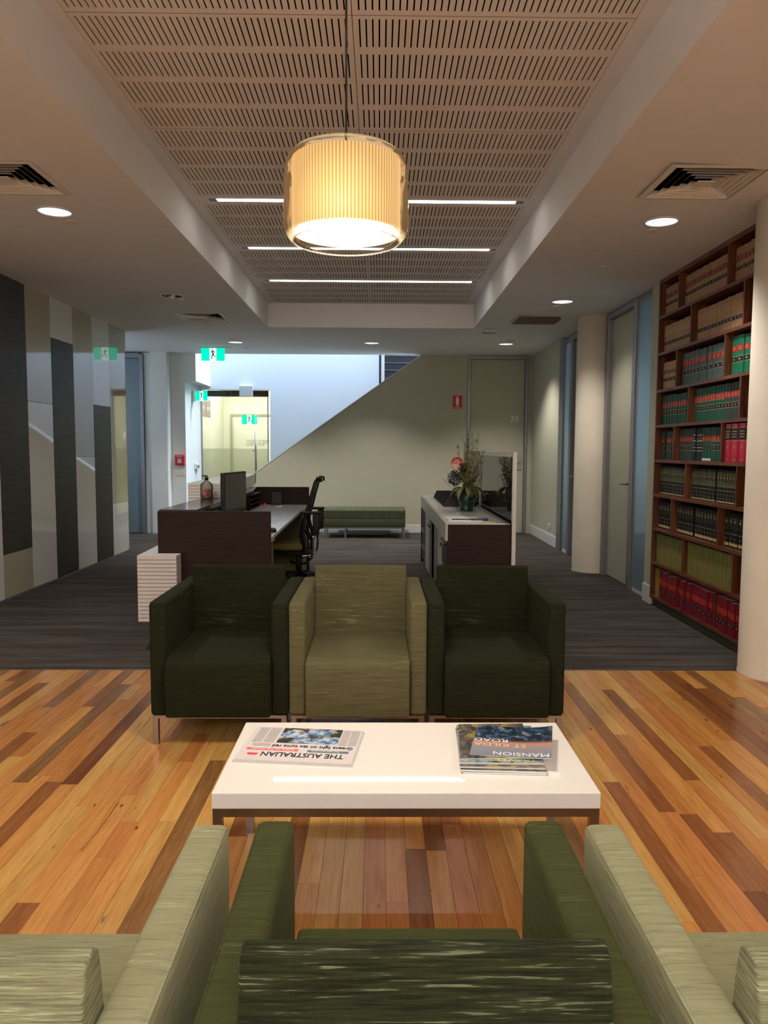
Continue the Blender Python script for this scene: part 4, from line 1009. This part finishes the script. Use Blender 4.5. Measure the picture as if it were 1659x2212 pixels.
M_gr = mat('grey_cupboard', (128, 126, 120), .45); M_cr = mat('cream_cupboard', (206, 200, 184), .45)
segs = [(.03, .50, 'D'), (.50, .96, 'G'), (.96, 1.42, 'g'), (1.42, 1.95, 'o'), (1.95, 2.15, 'c'), (2.15, 2.75, 'G'), (2.75, 3.46, 'D')]
for y0, y1, k in segs:
    if k == 'D':
        for q_ in range(3):
            z0 = .06+q_*.2; d = box('drawer', M_dwood, .01, .028, y0+.004, y1-.004, z0, z0+.193, ca); box('handle', M_chrome, -.008, .01, y0+.02, y1-.02, z0+.165, z0+.178, d)
    elif k in 'Ggc':
        d = box('door', {'G': M_cr, 'g': M_gr, 'c': M_gr}[k], .01, .028, y0+.003, y1-.003, .06, .655, ca); box('handle', M_chrome, -.004, .01, y0+.03, y0+.05, .56, .585, d)
    else: box('niche_dark_panel', M_void, .03, .04, y0+.003, y1-.003, .06, .655, ca)  # flat black panel stands in for the shade of an opening
# glass screen behind it
gs = empty('glass_screen', (.992, 5.73, 0)); tag(gs, 'white framed glass screen standing along the back of the credenza', 'screen')
M_refl = glassy('tinted_reflective_glass', (.62, .58, .52), .10, 0, (.42, .38, .33), 1.9)
M_wf = mat('white_frame', (214, 210, 202), .45)
box('post', M_wf, .0, .028, -.02, .02, 0, 1.33, gs); box('top_rail', M_wf, .0, .028, .02, 1.88, 1.295, 1.33, gs); box('post', M_wf, .0, .028, 1.88, 1.91, .0, 1.33, gs)
box('bottom_rail', M_wf, .0, .028, .02, 1.88, .0, .04, gs)
box('pane', M_refl, .010, .018, .02, 1.88, .04, 1.295, gs); box('clear_pane', M_clear, .010, .018, 1.91, 3.5, .0, 1.335, gs)
# vase + flowers
M_vase = mat('dark_teal_ceramic', (18, 62, 52), .35)
VX, VY, VZ = .785, 6.94, .7955
va = MB().lathe([(.001, 0), (.058, 0), (.061, .006), (.061, .045), (.056, .052), (.054, .058), (.066, .072), (.070, .10), (.069, .20), (.063, .20), (.062, .10), (.04, .07), (.001, .07)], seg=40, cap=False).build('vase', M_vase)
va.location = (VX, VY, VZ); tag(va, 'dark teal footed ceramic vase on the credenza', 'vase')
bq = empty('flower_arrangement', (VX, VY, VZ+.08)); tag(bq, 'tall dried native flower arrangement in the teal vase', 'flowers')
fr_ = random.Random(11)
M_stem = mat('dry_stem', (86, 78, 50), .8); M_leafA = mat('olive_leaf', (138, 134, 80), .6); M_leafB = mat('yellow_green_leaf', (190, 184, 122), .6); M_leafC = mat('dark_magnolia_leaf', (92, 90, 58), .4)
M_leafD = mat('pale_leaf', (204, 200, 160), .6)
def leaf(mb, p, d, L_, w_, droop=.0, mi=0, nseg=5):
    d = d.normalized(); side = d.cross(Vector((0, 0, 1)));
    if side.length < .05: side = Vector((1, 0, 0))
    side.normalize(); V = []; q_ = p.copy(); dd = d.copy()
    for i in range(nseg+1):
        t_ = i/nseg; ww = w_*math.sin(PI*min(1, .08+t_*.92))*.5
        V += [q_+side*ww+Vector((0, 0, ww*.3)), q_, q_-side*ww+Vector((0, 0, ww*.3))]
        dd = (dd+Vector((0, 0, -droop/nseg))).normalized(); q_ = q_+dd*(L_/nseg)
    F2 = []
    for i in range(nseg): F2 += [(3*i, 3*i+1, 3*i+4, 3*i+3), (3*i+1, 3*i+2, 3*i+5, 3*i+4)]
    mb.add(V, F2, mi, True)
lf = MB(); 
def branch(d, L_, n_leaf, lw=.011, ll=.03, sub=True, start=.25):
    p = Vector((fr_.uniform(-.03, .03), fr_.uniform(-.03, .03), 0)); pts = [p.copy()]; d = Vector(d).normalized()
    K_ = 9
    for i in range(K_):
        d = (d+Vector((fr_.uniform(-.10, .10), fr_.uniform(-.10, .10), fr_.uniform(-.05, .04)))).normalized(); p = p+d*(L_/K_); pts.append(p.copy())
    MB().tube(pts, .002, 5, rs=[.0024-.0017*i/K_ for i in range(K_+1)]).build('stem', M_stem, bq)
    for i in range(n_leaf):
        t_ = start+(1-start)*i/n_leaf; j = min(K_-1, int(t_*K_)); q_ = pts[j].lerp(pts[j+1], t_*K_-j)
        dd = Vector((fr_.uniform(-1, 1), fr_.uniform(-1, 1), fr_.uniform(-.2, 1.0)))
        leaf(lf, q_, dd, ll*fr_.uniform(.6, 1.3), lw*fr_.uniform(.7, 1.2), .4, fr_.choice([0, 0, 1, 2]), 3)
    return pts
for k in range(22): branch((fr_.uniform(-.16, .30), fr_.uniform(-.3, .3), 1), fr_.uniform(.34, .66), 105, .012, .024, start=.15)
for k in range(8): branch((fr_.uniform(.2, .45), fr_.uniform(-.4, .2), .8), fr_.uniform(.24, .36), 60, .012, .022)
branch((-.50, -.1, .75), .33, 34, .010, .020); branch((-.60, .1, .62), .33, 30, .010, .020); branch((.55, -.5, .30), .26, 34, .010, .020); branch((.5, -.5, .12), .24, 30, .010, .020)
tag(lf.build('small_leaves', [M_leafA, M_leafB, M_leafD], bq), kind='stuff')
for k in range(16):
    a = fr_.uniform(-2.9, .2); mb = MB(); leaf(mb, Vector((.045*math.cos(a), .045*math.sin(a), .13)), Vector((math.cos(a)*.8, math.sin(a)*.8, .45)), fr_.uniform(.14, .20), .042, 2.4, 0, 8)
    mb.build('large_leaf', fr_.choice([M_leafC, M_leafC, M_leafA]), bq)
for k in range(9):
    a = fr_.uniform(-PI, PI); mb = MB(); leaf(mb, Vector((.03*math.cos(a), .03*math.sin(a), .16)), Vector((math.cos(a)*.6, math.sin(a)*.6, .9)), fr_.uniform(.12, .18), .035, .7, 0, 6)
    mb.build('large_leaf', fr_.choice([M_leafB, M_leafA, M_leafC]), bq)
def ball(c, r, n_, m1, m2, nm, sz=.012):
    mb = MB().lathe([(.001, -r*.8), (r*.7, -r*.5), (r*.8, 0), (r*.6, r*.55), (.001, r*.75)], c, 16, cap=False)
    for i in range(n_):
        a = fr_.uniform(0, 2*PI); z_ = fr_.uniform(-1, 1); q_ = math.sqrt(1-z_*z_); nrm = Vector((q_*math.cos(a), q_*math.sin(a), z_))
        p = Vector(c)+nrm*r*.85; leaf(mb, p, (nrm+Vector((fr_.uniform(-.8, .8), fr_.uniform(-.8, .8), fr_.uniform(-.8, .8)))), sz*1.5, sz, 0, 1 if fr_.random() < .35 else 0, 2)
    return mb.build(nm, [m1, m2], bq)
ball((-.105, -.02, .215), .064, 330, mat('dusty_blue_petals', (84, 92, 90), .6), mat('pale_blue_petals', (196, 202, 196), .6), 'flower_head', .016)
ball((-.03, .0, .30), .045, 70, mat('brown_protea', (92, 70, 50), .8), mat('brown_protea_dark', (60, 46, 34), .8), 'flower_head', .018)
ball((.02, -.02, .235), .05, 80, M_leafB, M_leafD, 'flower_head', .016)
# black organiser trays
tr_ = empty('desk_organiser', (.62, 7.42, .7955)); tag(tr_, 'black organiser of sloping dividers behind the vase', 'organiser')
box('base', M_black, 0, .320, 0, 1.45, 0, .006, tr_)
for k in range(6):
    y = .0+k*.28; MB().prism([(.0, .006), (.320, .006), (.320, .082), (.035, .082)], y, y+.012, 'y').build('divider', M_black, tr_)
box('side_wall', M_black, .309, .3195, 0, 1.45, .006, .05, tr_)
# papers and pens
def paper(name, label, x, y, a, w_, l_, z_, mt, th=.0015, cat='paper'):
    o = box(name, mt, -w_/2, w_/2, -l_/2, l_/2, 0, th); o.location = (x, y, z_); o.rotation_euler = (0, 0, a); tag(o, label, cat); return o
paper('notebook', 'open white ring binder pages on the near end of the credenza', .665, 6.12, .06, .27, .34, .7955, M_paper, .006, 'notebook')
paper('notepaper', 'loose white sheet in front of the binder on the credenza', .66, 5.90, -.05, .26, .19, .796, M_paper)
paper('sticky_note', 'pale yellow sticky note at the near edge of the credenza', .83, 5.83, .0, .11, .08, .7975, mat('yellow_note', (222, 216, 150), .7))
bpn = MB().tube([(-.05, 0, .006), (.03, .005, .007), (.05, .0, .006)], .008, 8, rs=[.006, .010, .008]).build('highlighter', mat('blue_plastic', (20, 70, 140), .35)); bpn.location = (.80, 5.98, .799); tag(bpn, 'blue marker pen lying on the papers', 'pen')
bpn2 = MB().tube([(-.09, 0, .005), (.09, .0, .005)], .0045, 8).build('pen', M_black); bpn2.location = (.655, 5.97, .80); tag(bpn2, 'thin black pen lying on the papers', 'pen')

# ================================================================== WALL ITEMS
fs = empty('extinguisher_sign', (1.235, YB-.004, 2.10)); tag(fs, 'red fire extinguisher sign high on the olive wall', 'sign')
box('plate', M_red, -.075, .075, -.002, .003, -.105, .105, fs, bevel=.001)
MB().prism([(-.022, -.045), (.022, -.045), (.022, .05), (.012, .068), (-.012, .068), (-.022, .05)], -.0045, -.002, 'y').prism([(-.03, .072), (.014, .072), (.014, .088), (-.012, .09)], -.0045, -.002, 'y').build('extinguisher_symbol', M_paper, fs)
text('lettering', 'FIRE', .022, M_paper, fs, (0, -.003, -.072), (1, 0, 0), (0, 0, 1), 1, .0005, .0005, 'CENTER'); text('lettering', 'EXTINGUISHER', .018, M_paper, fs, (0, -.003, -.096), (1, 0, 0), (0, 0, 1), 1, .0005, .0005, 'CENTER')
rs = empty('round_sign', (1.245, YB-.004, 1.125)); tag(rs, 'round red and white notice on the olive wall behind the flowers', 'sign')
MB().prism([(  .106*math.cos(i*PI/18), .106*math.sin(i*PI/18)) for i in range(36)], -.002, .003, 'y').build('plate', mat('pale_red_print', (206, 120, 104), .5), rs)
MB().prism([(.100*math.cos(i*PI/18), .100*math.sin(i*PI/18)) for i in range(1, 18)], -.004, -.002, 'y').build('upper_half', M_red, rs)
text('lettering', 'A RED', .03, M_paper, rs, (0, -.005, .045), (1, 0, 0), (0, 0, 1), 1, .0005, .0005, 'CENTER'); text('lettering', 'EXTINGUISHER', .02, M_paper, rs, (0, -.005, .018), (1, 0, 0), (0, 0, 1), 1, .0005, .0005, 'CENTER')
for k in range(5): box('print_line', M_paper, -.09+.012*k, .09-.012*k, -.0035, -.002, -.025-k*.018, -.018-k*.018, rs)
fa = empty('fire_alarm_call_point', (-3.19, YB-.002, 1.16)); tag(fa, 'red break glass fire alarm box on the wall left of the glass door', 'fire alarm')
MB().box(-.072, .072, -.055, .0, -.085, .085).build('housing', M_red, fa, bevel=.006)
box('glass_window', mat('grey_window', (190, 186, 182), .3), -.032, .032, -.058, -.055, -.05, .02, fa)
text('lettering', 'FIRE ALARM', .019, M_paper, fa, (0, -.0565, .058), (1, 0, 0), (0, 0, 1), 1, .0005, .0006, 'CENTER'); text('lettering', 'BREAK GLASS', .012, M_paper, fa, (0, -.0565, .036), (1, 0, 0), (0, 0, 1), 1, .0005, .0003, 'CENTER')
sp_ = empty('switch_plate', (-3.19, YB-.002, .95)); tag(sp_, 'white wall switch plate below the red fire alarm box', 'switch'); box('plate', M_offw, -.065, .065, -.010, 0, -.042, .042, sp_, bevel=.003)
for k in (-1, 0, 1): box('switch', M_skirt, k*.035-.01, k*.035+.01, -.014, -.010, -.015, .015, sp_)
ic = empty('intercom', (-3.098, 13.0, 1.05)); tag(ic, 'small white door release with black button beside the glass door', 'intercom')
box('plate', M_offw, 0, .012, -.10, .06, -.05, .05, ic, bevel=.002); box('body', M_skirt, .012, .045, -.06, .10, -.055, .03, ic, bevel=.004); box('button', M_black, .045, .05, -.03, .03, -.03, .015, ic)
po = empty('power_outlet', (XW-.001, 10.95, .26)); tag(po, 'small white power outlet low on the right olive wall', 'outlet'); box('plate', M_skirt, -.01, 0, -.06, .06, -.04, .04, po, bevel=.002)
for k in (-1, 1): box('socket', M_offw, -.013, -.01, k*.03-.012, k*.03+.012, -.015, .015, po)

# ================================================================== BOOKCASE
XB = 2.375
bc = empty('bookcase', (XB, 4.75, 0)); tag(bc, 'floor to ceiling walnut bookcase full of bound law reports', 'bookcase')
def bcb(name, mt, x0, x1, y0, y1, z0, z1, **k): return box(name, mt, x0-XB, x1-XB, y0-4.75, y1-4.75, z0, z1, bc, **k)
SZ = [.092, .388, .683, .976, 1.270, 1.565, 1.862, 2.175, 2.483]     # upper faces of the shelves, bottom up
TOPZ = 2.765
bcb('kick_board', mat('grey_green_kick', (66, 64, 54), .6), XB+.03, XB+.33, 4.75, 6.64, 0, .068)
bcb('side_panel', M_cwoodz, XB, XB+.34, 6.625, 6.645, .068, TOPZ+.03); bcb('side_panel', M_cwoodz, XB, XB+.34, 4.72, 4.745, .068, TOPZ+.02)
bcb('back_panel', M_cwoodz, XB+.32, XB+.34, 4.745, 6.625, .068, TOPZ)
for z_ in SZ: bcb('shelf', M_cwood, XB, XB+.32, 4.745, 6.625, z_-.024, z_, bevel=.001, seg=1)
bcb('top_rail', M_cwood, XB, XB+.32, 4.745, 6.625, TOPZ-.012, TOPZ+.022)
tops = SZ[1:]+[TOPZ]
for k, z_ in enumerate(SZ):
    row = 9-k; zz = (tops[k]-.024 if k < 8 else TOPZ-.012)
    for y in ((6.22, 5.35) if row % 2 else (5.955, 5.095)): bcb('divider', M_cwoodz, XB+.001, XB+.32, y-.009, y+.009, z_, zz)
# books
C = {}
def cm_(name, c, rough=.55, var=.12):
    if name not in C: C[name] = mat(name, c, rough, var=var, vscale=40)
    return C[name]
TAN, RED, BLK = cm_('tan_buckram', (164, 130, 92)), cm_('red_label', (172, 34, 34)), cm_('black_label', (24, 26, 26))
GOLD = mat('gold_tooling', (196, 176, 120), .4)
PAGES = mat('book_pages', (206, 198, 182), .8, var=.05, vscale=200); WPAGES = mat('white_page_block', (226, 220, 212), .8)
DRED = cm_('dull_red_label', (110, 44, 34))
STY = {  # cover, [(z0,z1,material)], pages, words
 'tan': (TAN, [(.60, .76, DRED), (.34, .46, BLK), (.465, .475, GOLD), (.325, .335, GOLD)], 'tan book with dull red label, black band'),
 'tanb': (TAN, [(.64, .655, GOLD), (.72, .735, GOLD), (.80, .815, GOLD), (.28, .40, BLK), (.405, .415, GOLD)], 'tan book with gold rules, black band'),
 'tanr': (cm_('pale_tan', (176, 142, 98)), [(.58, .70, DRED), (.30, .42, BLK)], 'slim light tan book with small dark labels'),
 'grey': (cm_('grey_green_cloth', (78, 96, 92)), [(.60, .76, RED), (.34, .46, BLK), (.765, .775, GOLD), (.465, .475, GOLD), (.325, .335, GOLD)], 'grey green book, red and black bands'),
 'bright': (cm_('bright_green_cloth', (16, 112, 78)), [(.60, .76, RED), (.34, .46, BLK), (.465, .475, GOLD), (.325, .335, GOLD)], 'bright green book, red and black bands'),
 'green': (cm_('green_cloth', (20, 84, 64)), [(.60, .76, RED), (.34, .46, BLK), (.59, .60, GOLD), (.465, .475, GOLD), (.325, .335, GOLD)], 'green book, red and black bands'),
 'char': (cm_('charcoal_green_cloth', (52, 68, 62)), [(.60, .76, RED), (.34, .46, BLK), (.465, .475, GOLD), (.325, .335, GOLD)], 'charcoal green book, red and black bands'),
 'blk': (cm_('black_cloth', (28, 34, 36)), [(.78, .80, WPAGES), (.60, .62, WPAGES), (.40, .415, WPAGES), (.30, .315, WPAGES)], 'black bound volume ruled in white'),
 'gwht': (cm_('green_cloth', (20, 84, 64)), [(.60, .76, RED), (.34, .44, BLK), (.02, .09, WPAGES)], 'green book with white foot sticker'),
 'redbig': (cm_('crimson_cover', (184, 24, 58), .3, .04), [(.58, .88, BLK), (.89, .90, GOLD), (.56, .57, GOLD)], 'thick crimson book with black title block'),
 'olvd': (cm_('black_green_cloth', (22, 28, 26)), [(.52, .93, cm_('olive_upper', (84, 88, 58))), (.50, .51, GOLD), (.38, .39, GOLD), (.03, .07, GOLD)], 'dark volume with olive upper spine'),
 'dark': (cm_('near_black_cloth', (16, 20, 19)), [(.55, .90, cm_('dim_olive_upper', (48, 54, 40))), (.40, .41, GOLD), (.05, .14, GOLD)], 'near black volume with gilt foot'),
 'olv': (cm_('olive_cloth', (122, 120, 62)), [(.70, .71, cm_('dark_olive', (92, 90, 46))), (.2, .21, cm_('dark_olive', (92, 90, 46)))], 'olive green bound journal'),
 'olvs': (cm_('olive_cloth', (122, 120, 62)), [(.40, .52, cm_('orange_sticker', (178, 104, 48)))], 'olive green bound journal with orange sticker'),
 'yel': (cm_('mustard_cloth', (150, 134, 56)), [(.7, .71, GOLD)], 'mustard yellow bound volume'),
 'crim': (cm_('crimson_cloth', (120, 16, 34)), [(.52, .70, cm_('orange_red_label', (180, 54, 40))), (.26, .36, BLK)], 'dark crimson book with orange label'),
}
BM = {}
def book_meshes(sty):
    if sty in BM: return BM[sty]
    cv, bands_, _ = STY[sty]; D_ = .165; wp = WPAGES if sty in ('crim', 'redbig') else PAGES
    # unit width (y) and height (z); x is real depth, spine at x=0
    mb = MB(); mb.add([(.006, 0, 0), (.0, .18, 0), (0, .82, 0), (.006, 1, 0), (.006, 0, 1), (.0, .18, 1), (0, .82, 1), (.006, 1, 1)], [(0, 1, 5, 4), (1, 2, 6, 5), (2, 3, 7, 6)])
    mb.box(.006, D_, 0, .07, 0, 1).box(.006, D_, .93, 1, 0, 1)
    root = mb.mesh('book', cv)
    pg = MB().box(.008, D_-.005, .07, .93, .012, .985).mesh('pages', wp)
    lb = []
    for a, b, mt in bands_:
        q_ = MB(); q_.add([(.0046, .03, a), (-.0007, .17, a), (-.0007, .83, a), (.0046, .97, a), (.0046, .03, b), (-.0007, .17, b), (-.0007, .83, b), (.0046, .97, b)], [(0, 1, 5, 4), (1, 2, 6, 5), (2, 3, 7, 6)])
        lb.append((q_.mesh('spine_label' if b-a > .03 else 'spine_rule', mt), b-a > .03))
    q_ = MB()
    def mk(y0, y1, z0, z1): q_.add([(-.0014, y0, z0), (-.0014, y1, z0), (-.0014, y1, z1), (-.0014, y0, z1)], [(0, 1, 2, 3)])
    for a, b, mt in bands_:
        if b-a <= .05: continue
        c_ = (a+b)/2
        if mt is BLK and sty != 'redbig': mk(.36, .64, c_-.018, c_+.018)
        elif mt in (RED, DRED): [mk(.26, .74, c_+dz-.006, c_+dz+.006) for dz in (-.035, 0, .035)]
        elif sty == 'redbig' and mt is BLK: [mk(.2, .8, c_+dz-.008, c_+dz+.008) for dz in (-.07, 0, .07)]
    if sty == 'redbig': mk(.44, .56, .36, .42); mk(.25, .75, .06, .075)
    if sty in ('olvd', 'dark'): [mk(.42, .58, z_, z_+.05) for z_ in (.12, .24)]; mk(.3, .7, .74, .80); mk(.3, .7, .84, .86)
    if sty == 'blk': [mk(.3, .7, z_, z_+.02) for z_ in (.50, .66, .70)]
    if q_.v: lb.append((q_.mesh('spine_lettering', GOLD), None))
    BM[sty] = (root, pg, lb); return BM[sty]
ordn = ['first', 'second', 'third', 'fourth', 'fifth', 'sixth', 'seventh', 'eighth', 'ninth', 'tenth', 'eleventh', 'twelfth', 'thirteenth', 'fourteenth', 'fifteenth', 'sixteenth', 'seventeenth', 'eighteenth', 'nineteenth', 'twentieth']
rown = {1: 'top', 2: 'second', 3: 'third', 4: 'fourth', 5: 'fifth', 6: 'sixth', 7: 'seventh', 8: 'eighth', 9: 'bottom'}
def books(row, bay, lst, h, setback=.045, full=True):
    z_ = SZ[9-row]; odd = row % 2
    Y1, Y0 = {'left': (6.62, 6.232 if odd else 5.967), 'middle': ((6.208, 5.362) if odd else (5.943, 5.107)), 'right': ((5.338, 4.80) if odd else (5.083, 4.80))}[bay]
    tot = sum((c*wf for s, c, wf in lst)); y = Y1; idx = 0; W_ = (Y1-Y0-.006)/tot
    for s, c, wf in lst:
        for k in range(c):
            wd = W_*wf*R_.uniform(.94, 1.0)
            if s is None: y -= W_*wf; continue
            hh_ = h*R_.uniform(.985, 1.012) if s not in ('redbig',) else h
            root, pg, lb = book_meshes(s); idx += 1
            o = put('book', root, None, (XB+setback+R_.uniform(-.003, .003)+(R_.uniform(-.03, .0) if s == 'crim' else 0), y-wd, z_+.0005)); o.scale = (1, wd-.0006, hh_)
            tag(o, '%s, %s from left, %s shelf %s bay' % (STY[s][2], ordn[idx-1], rown[row], bay), 'book', 'books on the %s shelf of the bookcase' % rown[row])
            put('pages', pg, o)
            for lm, big in lb:
                q_ = put('spine_lettering' if big is None else 'spine_label' if big else 'spine_rule', lm, o)
                if big is None: tag(q_, kind='stuff')
            y -= W_*wf
books(1, 'left', [('tan', 8, 1)], .232); books(1, 'middle', [('tan', 17, 1)], .240); books(1, 'right', [('tan', 10, 1)], .235)
books(2, 'left', [('tanb', 12, 1)], .222); books(2, 'middle', [('tanb', 7, 1), ('tanb', 9, 1.1)], .235)
books(3, 'left', [('tanr', 7, 1), (None, 1, .4)], .228); books(3, 'middle', [('grey', 7, 1), (None, 1, .4), ('grey', 5, 1.1)], .252); books(3, 'right', [('bright', 6, 1)], .262)
books(4, 'left', [('green', 11, 1)], .245); books(4, 'middle', [('green', 11, 1), ('char', 6, 1), (None, 1, .4)], .252)
books(5, 'left', [('char', 1, 1), (None, 1, .5), ('char', 4, .8)], .238); books(5, 'middle', [('char', 5, 1), ('blk', 1, 1.2), (None, 1, .5), ('blk', 2, 1), ('gwht', 3, 1), ('green', 5, 1)], .250); books(5, 'right', [('redbig', 5, 1)], .262, .018)
books(6, 'left', [('olvd', 14, 1)], .235); books(6, 'middle', [('olvd', 9, 1), (None, 1, .8), ('olvd', 8, 1)], .236)
books(7, 'left', [('dark', 6, 1)], .225); books(7, 'middle', [('dark', 6, 1), (None, 1, .7), ('dark', 9, 1)], .230); books(7, 'right', [('dark', 8, 1)], .232)
books(8, 'left', [('olv', 3, 1), ('olvs', 1, 1), ('olv', 5, .9), ('olvs', 1, 1), ('olv', 2, .9)], .245, .035); books(8, 'middle', [('olv', 6, 1), ('olvs', 1, 1), ('olv', 8, 1.1)], .248, .035)
books(9, 'left', [('yel', 1, 1.2), (None, 1, .3), ('yel', 1, .8), ('crim', 4, 1.1)], .240, .03); books(9, 'middle', [('crim', 14, 1)], .238, .025); books(9, 'right', [('crim', 9, 1)], .240, .025)
